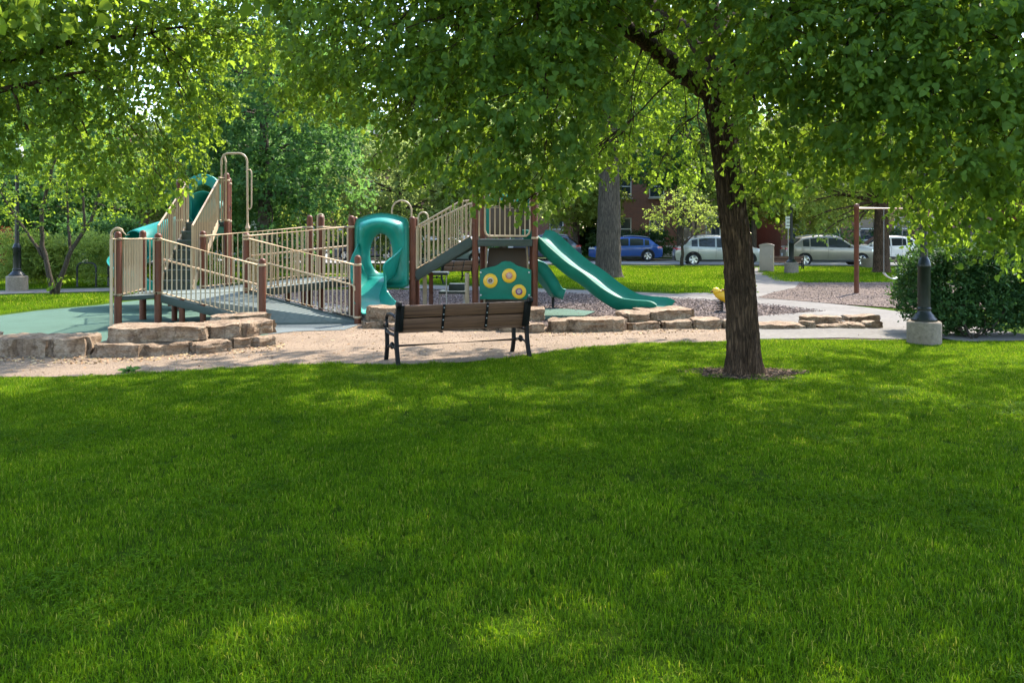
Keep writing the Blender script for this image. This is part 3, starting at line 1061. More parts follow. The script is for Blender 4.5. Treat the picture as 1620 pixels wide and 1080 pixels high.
bg_tree('oak_tree', 'old tree with broad grey trunk on the far lawn', G(962, 440), .52, 16, blob(56, 6.4, 10.6, 4.6, 1.8, 7), M['leaf_left'], .22, 50, lean=.012, th=11, seed=7, furrow=.035)
bg_tree('street_tree', 'pale leafy tree between the dark car and the broad grey trunk', Vector((4.5, 58, 0)), .2, 9, blob(44, 3.6, 5.6, 3.6, 1.35, 8), M['leaf_light'], .22, 60, seed=8)
sb = G(1079, 422)
bg_tree('ornamental_tree', 'small light green tree with crooked branch beside the light silver car', sb, .1, 4.4, [(-.9, 0, 3.0, .7, .7, .55), (.2, 0, 3.5, .8, .7, .6), (1.1, .2, 3.0, .75, .7, .55), (-1.4, .1, 2.3, .6, .6, .45), (-.3, -.2, 2.6, .7, .6, .5), (.8, -.3, 2.3, .55, .5, .4), (1.5, 0, 2.3, .5, .5, .4), (.3, .2, 4.1, .6, .6, .45), (-.7, .1, 3.8, .5, .5, .4), (-1.7, 0, 2.9, .4, .4, .35)], M['leaf_light'], .12, 150, bark='bark_thin', seed=9,
        stems=[([(0, 0, -.05), (.02, 0, .9), (.05, 0, 1.6), (.1, 0, 3.2)], .1), ([(.03, 0, 1.1), (.6, .05, 1.7), (1.5, .05, 2.1), (2.3, .1, 2.2)], .05), ([(0, 0, 1.4), (-.6, 0, 2.2), (-1.1, 0, 2.9)], .045)])
bg_tree('ornamental_tree', 'slim pale stemmed sapling in front of the light silver car', G(1101, 420.5), .1, 4.2, [(.1, 0, 3.6, .6, .6, .5), (.6, 0, 2.9, .45, .45, .35), (-.4, .1, 3.0, .4, .4, .35)], M['leaf_light'], .12, 130, bark='bark_thin', seed=19,
        stems=[([(0, 0, -.05), (.01, 0, 1.0), (.0, 0, 2.2), (.05, 0, 3.6)], .12)])
bg_tree('street_tree', 'dark trunked street tree beside the swing', G(1394, 432), .36, 13, blob(52, 5.6, 8.0, 4.8, 1.5, 10) + [tuple(PY(x, y, Y) - G(1394, 432)) + (r, r, r * .75, 1.5) for x, y, Y, r in ((1262, 285, 36, .9), (1290, 315, 36, .85), (1325, 300, 36.5, .9), (1322, 345, 36, .6), (1285, 345, 35.5, .55), (1262, 325, 36, .5), (1370, 300, 37, .9), (1352, 335, 36.5, .5), (1300, 372, 35.5, .35), (1345, 370, 36, .3), (1240, 300, 36, .5), (1430, 300, 37, .9), (1440, 340, 36, .6), (1330, 265, 37, 1.0), (1400, 260, 37, 1.0))], M['leaf_light'], .16, 70, th=9.5, seed=10, bark='bark')
bg_tree('street_tree', 'leafy tree behind the park lamp and silver car', Vector((15.5, 52.5, 0)), .2, 9, blob(44, 4.2, 5.6, 3.0, 1.3, 11), M['leaf_light'], .2, 58, seed=11)
bg_tree('street_tree', 'tall dark tree behind the linden trunk', Vector((11.5, 56, 0)), .25, 14, blob(46, 4.8, 9.2, 4.4, 1.6, 12), M['leaf_dark'], .24, 52, seed=12)
bg_tree('street_tree', 'tall tree behind the yew shrub at the right edge', Vector((25, 45, 0)), .28, 13, blob(46, 5.2, 7.6, 5.0, 1.6, 13), M['leaf_dark'], .24, 55, seed=13)
bg_tree('street_tree', 'tall street tree rising behind the hooded slide canopy', Vector((-15.5, 55, 0)), .28, 14, blob(46, 5.0, 9.6, 4.6, 1.7, 14), M['leaf_left'], .24, 48, seed=14)
bg_tree('street_tree', 'leafy tree filling the gap left of the spiral slide', Vector((-18.5, 47, 0)), .25, 10, blob(44, 4.6, 5.6, 4.2, 1.5, 15), M['leaf_olive'], .22, 58, seed=15)
# multi stemmed small tree by the left path
mb_ = G(86, 468)
bg_tree('serviceberry_tree', 'slender tree with several stems beside the bike rack', mb_, .09, 4.6,
        [(-.7, 0, 3.9, .8, .7, .6), (.3, .2, 4.2, .9, .8, .6), (1.2, 0, 3.8, .8, .7, .6), (-1.4, 0, 3.2, .7, .6, .5), (1.8, .1, 3.2, .6, .6, .5), (.6, -.2, 3.2, .6, .6, .45), (-.2, .2, 3.1, .6, .6, .45), (-1.9, .1, 2.7, .6, .6, .5), (2.3, 0, 3.9, .6, .6, .5), (1.4, .2, 4.7, .8, .7, .6), (-.5, .1, 5.0, .9, .8, .6), (-1.2, -.2, 2.3, .45, .4, .35, 1.3), (1.5, -.1, 2.5, .5, .4, .35, 1.3), (.1, -.1, 2.5, .5, .4, .35), (.8, -.1, 2.0, .3, .3, .25), (-.5, -.1, 2.0, .3, .3, .25), (.1, 0, .35, .22, .2, .2, 1.4)], M['leaf_left'], .095, 190, bark='bark_thin', seed=16,
        stems=[([(-.02, 0, -.05), (-.1, 0, .5), (-.35, 0, 1.4), (-.35, 0, 2.4), (-.05, 0, 3.6), (.1, 0, 4.3)], .085), ([(.05, .02, -.05), (.12, 0, .4), (.5, 0, 1.3), (1.0, 0, 2.1), (1.35, 0, 3.0), (1.9, 0, 3.9)], .08),
               ([(-.25, 0, 1.0), (-.7, 0, 1.7), (-1.15, 0, 2.3), (-1.5, 0, 2.9)], .05), ([(.45, 0, 1.2), (.35, .05, 2.2), (.3, .1, 3.2)], .045), ([(.85, 0, 1.9), (.8, 0, 2.8), (.7, .1, 3.8)], .04)])


# ---- hedges and shrubs
def shrub(name, label, base, lobes, leaf_m, leaf, dens, seed, tmpl=SMALL_V, faces=SMALL_F, group=None, droop=-.25, cat='shrub'):
    rg = np.random.default_rng(seed)
    pq = random.Random(seed)
    root = empty(name, base, 0, label, cat, group)
    st = MB()
    for k in range(5):
        lb = pq.choice(lobes)
        st.tube(wiggle((pq.uniform(-.15, .15), pq.uniform(-.15, .15), -.03), lb[:3], 6, .08, 0, pq), [.025 - .003 * i for i in range(7)], 6)
    st.build('stem', M['bark_thin'], root, smooth=True)
    link_mesh('foliage', crown_mesh('foliage', lobes, leaf_m, rg, dens, 8, leaf, leaf * 3.2, tmpl, faces, droop=droop), root, 'stuff')
    return root


def hump(L, D, H, n, r, seed):
    pq = random.Random(seed)
    out = []
    for i in range(n):
        x, y = pq.uniform(-L / 2, L / 2), pq.uniform(-D / 2, D / 2)
        z = pq.uniform(.22, 1.0) * (H - r * .8)
        out.append((x, y, max(z, r * .55), r * pq.uniform(.8, 1.15), r * pq.uniform(.8, 1.15), r * .75))
    return out


yb = G(1545, 536)
yl = [((PY(x, 0, Y).x - yb.x), Y - yb.y, z, r, r, r * .85) for x, Y, z, r in
      [(1462, 14.0, .45, .36), (1455, 14.3, .95, .34), (1470, 14.1, 1.25, .3), (1505, 13.9, .4, .42), (1510, 14.1, .85, .42), (1515, 14.0, 1.25, .36), (1560, 13.9, .45, .45), (1565, 14.0, .95, .45), (1560, 14.2, 1.32, .36), (1610, 14.0, .5, .45), (1615, 14.1, 1.0, .42), (1610, 14.3, 1.3, .34), (1660, 14.0, .5, .45), (1665, 14.2, 1.0, .45), (1660, 14.3, 1.35, .3), (1700, 14.2, .8, .5), (1440, 14.6, .7, .28), (1446, 14.6, 1.2, .22)]]
shrub('yew_shrub', 'broad dark yew shrub behind the near lamp post at the right', yb, yl, M['leaf_yew'], .07, 3000, 31, NEEDLE_V * np.array([1.7, 1, 1]), NEEDLE_F)
hb = G(96, 452)
shrub('hedge_shrub', 'rounded light green hedge behind the bike rack', hb, hump(3.0, 1.2, 1.9, 46, .42, 4), M['leaf_light'], .075, 700, 32)
shrub('hedge_shrub', 'dark green rounded bush between hedge and spiral slide', G(172, 440), hump(2.8, 1.0, 2.6, 34, .5, 5), M['leaf_dark'], .1, 420, 33)
shrub('copper_shrub', 'copper red leaved bush behind the left lamp post', G(-6, 445), hump(1.6, 1.0, 2.0, 16, .42, 6), M['leaf_red'], .09, 300, 34)
k = 0
for u, v, L, H, lab in ((-24, 11.8, 9, 2.0, 'dark foundation hedge behind the hooded slide'), (-14, 11.5, 6, 1.8, 'dark foundation hedge behind the stair guardrail'), (-4.5, 10.6, 6.5, 2.2, 'dark clipped hedge left of the broad grey trunk'), (9.8, 10.8, 5, 2.4, 'dark clipped bush behind the tan cabinet'), (15.5, 10.8, 5, 2.6, 'dark bush behind the silver car and lamp'), (23, 11, 8, 2.0, 'dark hedge behind the white parked car'), (-38, 11, 14, 2.0, 'dark foundation hedge behind the left ramp')):
    k += 1
    shrub('foundation_hedge', lab, ST(u, v), hump(L, 1.0, H, int(L * 4), .6, 40 + k), M['leaf_yew'] if k % 2 else M['leaf_dark'], .17, 110, 50 + k, cat='hedge')
shrub('low_shrub', 'low bright green bush row beyond the rear ramp rails', Vector((-10.8, 30.5, 0)), hump(4.2, .8, 1.2, 22, .34, 60), M['leaf_light'], .09, 240, 61)

# far trees behind the houses, one mass
tl = []
pq = random.Random(91)
for i in range(70):
    p = ST(-110 + 220 * i / 69 + pq.uniform(-1, 1), 36 + pq.uniform(-4, 4))
    for k in range(3):
        tl.append((p.x + pq.uniform(-2, 2), p.y + pq.uniform(-2, 2), 2.0 + 4.2 * k + pq.uniform(-.8, .8), 3.0, 3.0, 2.6))
link_mesh('treeline', crown_mesh('treeline', tl, M['leaf_dark'], np.random.default_rng(92), 18, 6, .75, 2.0, SMALL_V, SMALL_F, droop=.3), None, 'stuff')['label'] = 'far mass of dark trees behind the houses'

for xx, yy, hh, mm, lab in ((-21, 36, 7.5, 'leaf_dark', 'dark low crowned tree behind the left hedge'), (-27.5, 48, 9.5, 'leaf_olive', 'grey green tree filling the far left edge'), (-13.2, 41, 8.0, 'leaf_dark', 'dark tree between maple and far left trees')):
    bg_tree('street_tree', lab, Vector((xx, yy, 0)), .2, hh, blob(46, 4.2, hh * .48, hh * .46, 1.4, int(-xx)), M[mm], .2, 62, seed=int(-xx) + 3)
for xx, yy, mm, lab in ((-4, 62, 'leaf_left', 'very tall tree rising behind the houses at centre left'), (4.5, 66, 'leaf_olive', 'very tall tree rising behind the houses at centre'), (-22, 64, 'leaf_dark', 'very tall dark tree rising behind the left houses'), (17, 66, 'leaf_dark', 'very tall dark tree rising behind the right houses')):
    bg_tree('tall_tree', lab, Vector((xx, yy + 16, 0)), .4, 22, blob(50, 7.5, 14.0, 8.0, 2.5, int(abs(xx)) + 40), M[mm], .4, 34, seed=int(abs(xx)) + 41)

bg_tree('street_tree', 'bright leafy tree between the swing and the right houses', Vector((20.0, 53.2, 0)), .18, 8, blob(44, 4.4, 5.0, 3.4, 1.25, 71), M['leaf_light'], .2, 70, seed=72)

# ------------------------------------------------------------------ play structure
PB = Vector((-3.6, 16.5, 0))
play = empty('play_structure', PB, 0, 'brown and tan play structure with ramps, stairs and green slides', 'playground')


def W(x, s, z=0.0):
    """photo column + scale -> point in the play structure's own frame"""
    return PS(x, s, z) - PB


def post(x, s, top, r=.066, bottom=-.1):
    p = W(x, s)
    prof = [(r, bottom), (r, top - .06)] + [(r * math.cos(a), top - .06 + .06 * math.sin(a)) for a in (.35, .7, 1.05, 1.35)]
    prof.append((.004, top))
    MB().lathe(prof, (p.x, p.y, 0), 16).build('post', M['brown'], play, smooth=True, sharp=50)
    return p


BAL = None


def baluster(parent, p, z0, z1, r=.0135):
    global BAL
    if BAL is None:
        BAL = MB().tube([(0, 0, 0), (0, 0, 1)], 1.0, 8).build('baluster', M['tan'], parent, smooth=True, sharp=50)
        o = BAL
    else:
        o = BAL.copy()
        COL.objects.link(o)
        o.parent = parent
    o.location = (p.x, p.y, z0)
    o.scale = (r, r, z1 - z0)
    return o


def rail(p0, z0, p1, z1, h=1.04, gap=.04, step=.095, hand=None, inset=.08, h1=None, zb1=None, rt=.02):
    """guardrail between two floor points: top and bottom rails, end stiles, balusters"""
    p0, p1 = Vector(p0), Vector(p1)
    d = Vector((p1.x - p0.x, p1.y - p0.y, 0))
    L = d.length
    d.normalize()
    a = p0 + d * inset
    b = p1 - d * inset
    h1 = h1 if h1 is not None else h
    fz = lambda t: z0 + (z1 - z0) * t
    ta, tb = inset / L, 1 - inset / L
    mb = MB()
    A0, B0 = Vector((a.x, a.y, fz(ta) + gap)), Vector((b.x, b.y, fz(tb) + gap))
    A1, B1 = Vector((a.x, a.y, fz(ta) + h)), Vector((b.x, b.y, fz(tb) + h1))
    mb.tube([A0, B0], rt * .8, 8)
    mb.tube([A1, B1], rt, 8)
    for q, w in ((A0, A1), (B0, B1)):
        mb.tube([q - Vector((0, 0, .01)), w], rt * .9, 8)
    for q, s_ in ((A1, -1), (A0, -1), (B1, 1), (B0, 1)):
        mb.tube([q, q + d * (s_ * (inset - .02))], rt * .8, 6)
    if hand:
        n = Vector((-d.y, d.x, 0)) * hand[1]
        H0, H1 = A0 + n, B0 + n
        H0.z, H1.z = fz(ta) + hand[0], fz(tb) + hand[0]
        P = [H0 - n - Vector((0, 0, .1)), H0 - Vector((0, 0, .1)) - d * .05, H0 - Vector((0, 0, .03)) - d * .04, H0, H1, H1 - Vector((0, 0, .03)) + d * .04, H1 - Vector((0, 0, .1)) + d * .05, H1 - n - Vector((0, 0, .1))]
        mb.tube(P, .019, 8)
    if inset == .08:
        for q, zz in ((p0, (A0.z, A1.z)), (p1, (B0.z, B1.z))):
            for z_ in zz:
                mb.lathe([(.07, -.022), (.073, -.02), (.073, .02), (.07, .022)], (q.x, q.y, z_), 14)
    r = mb.build('railing', M['tan'], play, smooth=True, sharp=60)
    n = max(2, int((b - a).length / step))
    for i in range(1, n):
        t = i / n
        q = A0.lerp(B0, t)
        w = A1.lerp(B1, t)
        baluster(r, q, q.z, w.z)
    return r


def slab(name, pts, z, th=.06, mat=None, top=None):
    mb = MB().prism([(p.x, p.y) for p in pts], z - th, z)
    o = mb.build(name, mat or M['deck'], play, bevel=.008)
    return o


def ramp_floor(a0, a1, za, b0, b1, zb, th=.05, edge=.14):
    """a0-a1 high end, b0-b1 low end"""
    mb = MB()
    q = [Vector((a0.x, a0.y, za)), Vector((a1.x, a1.y, za)), Vector((b1.x, b1.y, zb)), Vector((b0.x, b0.y, zb))]
    lo = [p - Vector((0, 0, th)) for p in q]
    mb.add(q + lo, [(0, 1, 2, 3), (7, 6, 5, 4), (0, 4, 5, 1), (1, 5, 6, 2), (2, 6, 7, 3), (3, 7, 4, 0)])
    o = mb.build('ramp', M['decktop'], play)
    for s0, s1 in ((q[0], q[3]), (q[1], q[2])):
        MB().bar(s0 - Vector((0, 0, .05)), s1 - Vector((0, 0, .05)), .05, edge).build('edge_beam', M['deck'], o, bevel=.006)
    return o


# posts
A = post(186.5, 87.5, 1.77)
B = post(250, 84.5, 1.74)
C = post(226, 79, 1.8)
Gp = post(321, 76, 1.79)
E = post(390, 80, 1.75)
D = post(415, 84.5, 1.27)
F = post(566, 83, 1.32)
H = post(490, 72, 2.14)
I2 = post(508, 71, 2.14)
J = post(556, 76, 2.11)
J2 = post(562, 71, 2.11)
K = post(652.5, 76, 2.09)
K2 = post(659, 71, 2.09)
Lp = post(752, 76, 2.69)
Lp2 = post(764, 70.5, 2.69)
Mp = post(846, 76, 2.7)
Mp2 = post(842, 70.5, 2.7)
T1 = post(283.5, 69, 3.0)
T2 = post(358.5, 69, 3.13)
T3 = post(291, 65, 3.0)
T4 = post(362, 65, 3.1)
# supports below the decks
for x, s, top in ((276, 80, .55), (288, 84.3, .5), (321, 84.3, .4), (455, 76, .6), (480, 72.5, .65)):
    p = W(x, s)
    MB().lathe([(.055, -.1), (.055, top)], (p.x, p.y, 0), 12).build('support_post', M['brown'], play, smooth=True, sharp=50)

Z1, Z2, Z3, ZT = .58, .78, 1.6, 2.0
slab('deck', [A, B, E, Gp, C], Z1, .07)
slab('deck_top', [A.lerp((A + E) / 2, .04), B.lerp(C, .03), E.lerp(C, .03), Gp.lerp(A, .03), C.lerp(E, .03)], Z1 + .012, .01, M['decktop'])
ramp_floor(B, E, Z1, D, F, .06)
ramp_floor(J, H, Z2, E, Gp, Z1)
slab('deck', [J, K, K2, J2], Z2, .1)
slab('deck', [H, I2, J2, J], Z2, .1)
slab('deck', [Lp + Vector((.05, -.06, 0)), Mp + Vector((-.05, -.06, 0)), Mp2, Lp2], Z3, .13)
slab('deck_top', [Lp + Vector((.07, -.085, 0)), Mp + Vector((-.07, -.085, 0)), Mp2, Lp2], Z3 + .014, .012, M['decktop'])
slab('deck', [T1, T2, T4, T3], ZT, .1)

# guardrails
rail(A, Z1, B, Z1, 1.05, step=.068)
rail(C, Z1, A, Z1, 1.05, step=.1)
rail(B, Z1, D, .06, 1.06, gap=.06, step=.088, hand=(.68, .07))
rail(E, Z1, F, .06, 1.06, gap=.06, step=.088, hand=(.68, -.07))
rail(E, Z1, J, Z2, 1.1, gap=.05, step=.1, hand=(.7, .07))
rail(Gp, Z1, H, Z2, 1.1, gap=.05, step=.1)
rail(I2, Z2, J2, Z2, 1.1, gap=.05, step=.1)
rail(J2, Z2, K2, Z2, 1.1, gap=.05, step=.12)
pa = W(176, 88.6)
MB().tube([(pa.x, pa.y, -.05), (pa.x, pa.y, 1.63)], .03, 10).build('rail_leg', M['tan'], play, smooth=True)
rail(pa, Z1, A + Vector((.03, 0, 0)), Z1, 1.05, step=.06, inset=.02)

# stairs from the ramp landing up to the slide tower
s0, s1 = W(250, 78), W(304, 78)
u0, u1 = W(298, 70), W(345, 70)
st = MB()
n = 7
for i in range(n):
    t0 = (i + .15) / n
    t1 = (i + 1.05) / n
    z = Z1 + (ZT - Z1) * (i + 1) / n
    a, b = s0.lerp(u0, t0), s1.lerp(u1, t0)
    c, d = s0.lerp(u0, t1), s1.lerp(u1, t1)
    MB().prism([(a.x, a.y), (b.x, b.y), (d.x, d.y), (c.x, c.y)], z - .05, z - (.0 if i < n - 1 else .004)).build('stair_tread', M['deck'], play, bevel=.006)
    ra, rb = s0.lerp(u0, t0 + .015), s1.lerp(u1, t0 + .015)
    zr = Z1 + (ZT - Z1) * i / n
    MB().bar((ra.x, ra.y, (zr + z) / 2 - .03), (rb.x, rb.y, (zr + z) / 2 - .03), .012, z - zr - .05).build('stair_riser', M['deck'], play)
for q, w in ((s0, u0), (s1, u1)):
    MB().bar((q.x, q.y, Z1 + .02), (w.x, w.y, ZT - .02), .03, .16).build('stair_stringer', M['tan'], play, bevel=.005)
    rail(q, Z1 + .12, w, ZT + .05, 1.18, gap=.0, step=.115, inset=.01, h1=.9, rt=.022)
rail(u1, ZT, T2, ZT, 1.0, step=.06, inset=.03)
rail(T2, ZT, T4, ZT, .95, step=.1)
rail(T1, ZT, T3, ZT, .95, step=.1)

# tan arch pole with side loop beside the tower
ap = []
x0 = W(350.5, 69.5)
x1 = W(391, 69.5)
ap.append(Vector((x0.x, x0.y, 2.0)))
ap.append(Vector((x0.x, x0.y, 3.3)))
for i in range(1, 8):
    a = math.pi - math.pi / 2 * i / 8
    ap.append(Vector((x0.x + .16 + .16 * math.cos(a), x0.y, 3.38 + .18 * math.sin(a))))
for i in range(0, 9):
    a = math.pi / 2 - math.pi / 2 * i / 8
    ap.append(Vector((x1.x - .2 + .2 * math.cos(a), x1.y, 3.36 + .2 * math.sin(a))))
ap.append(Vector((x1.x, x1.y, 3.2)))
ap.append(Vector((x1.x + .01, x1.y, 2.0)))
ap.append(Vector((x1.x + .03, x1.y, -.05)))
apo = MB().tube(ap, .024, 10).build('arch_pole', M['tan'], play, smooth=True)
x2 = W(357.5, 69.5)
MB().tube([(x2.x, x2.y, 2.05), (x2.x, x2.y, 3.36), (x2.x - .03, x2.y, 3.48), (x2.x - .06, x2.y, 3.54)], .024, 8).build('arch_brace', M['tan'], apo, smooth=True)
lx = x1.x + .01
MB().tube([(lx, x1.y, 3.18), (lx + .05, x1.y, 3.19), (lx + .085, x1.y, 3.15), (lx + .09, x1.y, 3.08), (lx + .09, x1.y, 2.4), (lx + .085, x1.y, 2.33), (lx + .05, x1.y, 2.29), (lx, x1.y, 2.3)], .017, 8).build('side_loop', M['tan'], apo, smooth=True)
MB().lathe([(.025, 1.98), (.035, 1.93), (.06, 1.86), (.03, 1.8)], (x1.x + .01, x1.y, 0), 12).build('pole_flange', M['tan'], apo, smooth=True)


def loop(name, x0, x1, s, z0, z1, r=.02):
    a, b = W(x0, s), W(x1, s)
    m = (a + b) / 2
    R = (b - a).length / 2
    P = [Vector((a.x, a.y, z0))]
    for i in range(13):
        t = math.pi - math.pi * i / 12
        P.append(Vector((m.x + R * math.cos(t), m.y, z1 - R + R * math.sin(t))))
    P.append(Vector((b.x, b.y, z0)))
    return MB().tube(P, r, 8).build(name, M['tan'], play, smooth=True)


loop('grab_loop', 620, 651, 68, .8, 2.5)
loop('grab_loop', 662, 677, 72, .9, 2.2)
loop('grab_loop', 502, 512, 66, .8, 2.2)
# swan shaped tan handhold over the landing post
a = W(176, 87)
P = [Vector((a.x, a.y, 1.55)), Vector((a.x, a.y, 1.66))]
for i in range(9):
    t = math.pi - 2.6 * i / 8
    P.append(Vector((a.x + .115 + .115 * math.cos(t), a.y, 1.7 + .12 * math.sin(t))))
P += [Vector((a.x + .27, a.y, 1.7)), Vector((a.x + .33, a.y, 1.71))]
MB().tube(P, [.026] * 9 + [.03, .012, .006, .004][:len(P) - 9], 8).build('handhold', M['tan'], play, smooth=True)


# ---- slides
def chute(name, path, width, wall, mat, parent, th=.02, flare=.1, wl=None, wr=None, lip=.03, bumps=0, n=12):
    """U-shaped chute swept along a path; width / wall may be lists"""
    k = len(path)
    ww = width if isinstance(width, list) else [width] * k
    hl = wl or (wall if isinstance(wall, list) else [wall] * k)
    hr = wr or (wall if isinstance(wall, list) else [wall] * k)
    rows = []
    for i, p in enumerate(path):
        t = (path[min(i + 1, k - 1)] - path[max(i - 1, 0)])
        side = Vector((t.y, -t.x, 0)).normalized()
        t.normalize()
        up = side.cross(t).normalized()
        w = ww[i] / 2
        sec = []
        m = n
        for j in range(m + 1):
            v = -1 + 2 * j / m
            h = hl[i] if v < 0 else hr[i]
            av = abs(v)
            lift = h * max(0, (av - .62) / .38) ** 1.6
            if bumps:
                lift += .055 * math.exp(-(v / .13) ** 2)
            sec.append((v * w * (1 + flare * max(0, av - .62)), lift))
        outer = [(u * (1 + .03), v - th - (0 if abs(j - m / 2) < m / 2 - 1 else -.012)) for j, (u, v) in enumerate(sec)]
        # rolled lips
        sec2 = [(sec[0][0] - lip, sec[0][1] - .012)] + sec + [(sec[-1][0] + lip, sec[-1][1] - .012)]
        ring = sec2 + outer[::-1]
        rows.append([p + side * u + up * v for u, v in ring])
    mb = MB()
    mb.grid(rows, closed=True)
    m = len(rows[0])
    mb.f.append(tuple(range(m)))
    mb.f.append(tuple(reversed(range((k - 1) * m, k * m))))
    return mb.build(name, mat, parent, smooth=True, sharp=40)


def bez(pts, k=8):
    out = []
    P = [Vector(p) for p in pts]
    P = [P[0] * 2 - P[1]] + P + [P[-1] * 2 - P[-2]]
    for i in range(1, len(P) - 2):
        for j in range(k):
            u = j / k
            a, b, c, d = P[i - 1], P[i], P[i + 1], P[i + 2]
            out.append(0.5 * ((2 * b) + (c - a) * u + (2 * a - 5 * b + 4 * c - d) * u * u + (3 * b - a - 3 * c + d) * u ** 3))
    out.append(P[-2])
    return out


# double wave slide to the right of the upper deck
a = (Mp + Mp2) / 2
e = W(1046, 80)
def mix(t, z, dy=0):
    p = a.lerp(e, t)
    return Vector((p.x, p.y + dy, z))
sp = bez([mix(.0, 1.62), mix(.07, 1.58), mix(.2, 1.28), mix(.34, .98), mix(.46, .78), mix(.6, .5), mix(.74, .3), mix(.86, .25), mix(.97, .24), mix(1.0, .2)], 6)
sd = chute('slide', sp, .98, .2, M['green_plastic'], play, bumps=1, n=20, lip=.025, flare=.0, th=.11)
MB().tube([mix(.86, .22), mix(.86, -.05)], .035, 8).build('slide_foot', M['steel'], sd, smooth=True)
# green hood over its entrance
arc = [(-.5, 0), (-.5, .75)] + [(-.5 * math.cos(t), .75 + .28 * math.sin(t)) for t in [i * math.pi / 12 for i in range(1, 12)]] + [(.5, .75), (.5, 0), (.34, 0), (.34, .62)] + [(.34 * math.cos(t), .62 + .2 * math.sin(t)) for t in [i * math.pi / 10 for i in range(1, 10)]] + [(-.34, .62), (-.34, 0)]
MB().extrude(arc, (a.x + .02, a.y, 1.62), (0, 1, 0), (0, 0, 1), .05).build('slide_hood', M['green_plastic'], sd, bevel=.01)
# teal roof fin above the deck
fp = (Lp2 + Mp2) / 2
fin = [(-.52, 2.55)] + [(-.52 * math.cos(t), 2.55 + .28 * math.sin(t)) for t in [i * math.pi / 14 for i in range(1, 14)]] + [(.52, 2.55), (.52, 1.7), (.4, 1.7), (.4, 2.45), (-.4, 2.45), (-.4, 1.7), (-.52, 1.7)]
MB().extrude(fin, (fp.x, fp.y + .03, 0), (1, 0, 0), (0, 0, 1), .05).build('arch_panel', M['teal'], play, bevel=.01)

# small turquoise slide behind
b0, b1 = W(838, 69), W(889, 68)
sp = bez([Vector((b0.x, b0.y, 1.0)), Vector((b0.x + .1, b0.y, .92)), b0.lerp(b1, .5) + Vector((0, 0, .52)), b0.lerp(b1, .72) + Vector((0, 0, .3)), b1 + Vector((-.05, 0, .24)), b1 + Vector((.03, 0, .25))], 6)
sm = chute('slide', sp, .55, .22, M['teal'], play, n=14)
MB().tube([b0.lerp(b1, .72) + Vector((0, 0, .26)), b0.lerp(b1, .72) + Vector((0, 0, -.05))], .03, 8).build('slide_foot', M['trimblack'], sm, smooth=True)
MB().tube([Vector((b0.x - .1, b0.y, 0)), Vector((b0.x - .1, b0.y, 1.2))], .05, 10).build('slide_post', M['brown'], sm, smooth=True)

# hooded slide between J and K: panel with oval opening, bulging hood, curved chute
o_ = (J + K) / 2
cx, cz = .0, 1.37
pw = .53
hw = pw
panel = []
for i in range(48):
    t = 2 * math.pi * i / 48
    c_, s_ = math.cos(t), math.sin(t)
    # outer outline: straight sides, arched top
    r_ = min(pw / max(abs(c_), 1e-6), (.74 + .0) / max(-s_, 1e-6) if s_ < 0 else 9)
    if s_ > 0:
        lo, hi = 0, 2.0
        for _ in range(30):
            mid = (lo + hi) / 2
            x, y = mid * c_, mid * s_
            if abs(x) < pw and y < .62 + .14 * (1 - (x / pw) ** 2): lo = mid
            else: hi = mid
        r_ = lo
    panel.append((r_ * c_, r_ * s_))
def oval(t, k=1.0):
    return (.235 * k * math.cos(t) - .02, .41 * k * math.sin(t) - .05)
rows = []
fy = -.02
ts = [2 * math.pi * i / 48 for i in range(48)]
def pt(u, v, y): return Vector((o_.x + cx + u, o_.y + y, cz + v))
rows.append([pt(u, v, .04) for u, v in panel])
rows.append([pt(u, v, -.04) for u, v in panel])
rows.append([pt(u * .96, v * .965, -.045) for u, v in panel])
for k_ in (1.0, .94, .86, .76, .64, .5, .36, .22, .1, .0):
    row = []
    for (u, v), t in zip(panel, ts):
        a_, b_ = oval(t)
        top = max(0.0, min(1.0, v / .6))
        low_ = max(0.0, min(1.0, -v / .7))
        y = -(.05 + (.17 * top + .05) * math.sin(math.pi * (1 - k_) ** .7) + .03) + .1 * (1 - k_) ** 3
        y += .012 * top * math.sin(k_ * 46)
        uu = a_ + (u * .9 - a_) * k_
        vv = b_ + (v * .92 - b_) * k_
        row.append(pt(uu, vv, y))
    rows.append(row)
rows.append([pt(*oval(t), .04) for t in ts])
rows.append([pt(u, v, .04) for u, v in panel])
mb = MB()
mb.grid(rows, closed=True)
rim = MB()
rim.grid([[pt(u * 1.06, v * 1.04, .02) for u, v in panel], [pt(u * 1.06, v * 1.04, -.03) for u, v in panel], [pt(u * .99, v * .985, -.035) for u, v in panel], [pt(u * .99, v * .985, .02) for u, v in panel], [pt(u * 1.06, v * 1.04, .02) for u, v in panel]], closed=True)
rim.build('hood_frame', M['green_plastic'], play, smooth=True, sharp=40)
hood = mb.build('slide_hood', M['teal'], play, smooth=True, sharp=60)
sp = bez([Vector((o_.x - .02, o_.y + .06, .86)), Vector((o_.x - .03, o_.y - .18, .82)), Vector((o_.x - .13, o_.y - .4, .66)), Vector((o_.x - .14, o_.y - .66, .46)), Vector((o_.x - .04, o_.y - .95, .32)), Vector((o_.x + .06, o_.y - 1.2, .24)), Vector((o_.x + .1, o_.y - 1.4, .21))], 6)
n_ = len(sp)
chute('slide', sp, [.9 - .3 * min(1, i / n_ * 2.2) + .16 * max(0, i / n_ - .5) * 2 for i in range(n_)], .2, M['teal'], play, n=16, wl=[.2 + .5 * max(0, 1 - i / n_ * 2.2) for i in range(n_)], wr=[.22 + .56 * max(0, 1 - i / n_ * 1.7) for i in range(n_)])

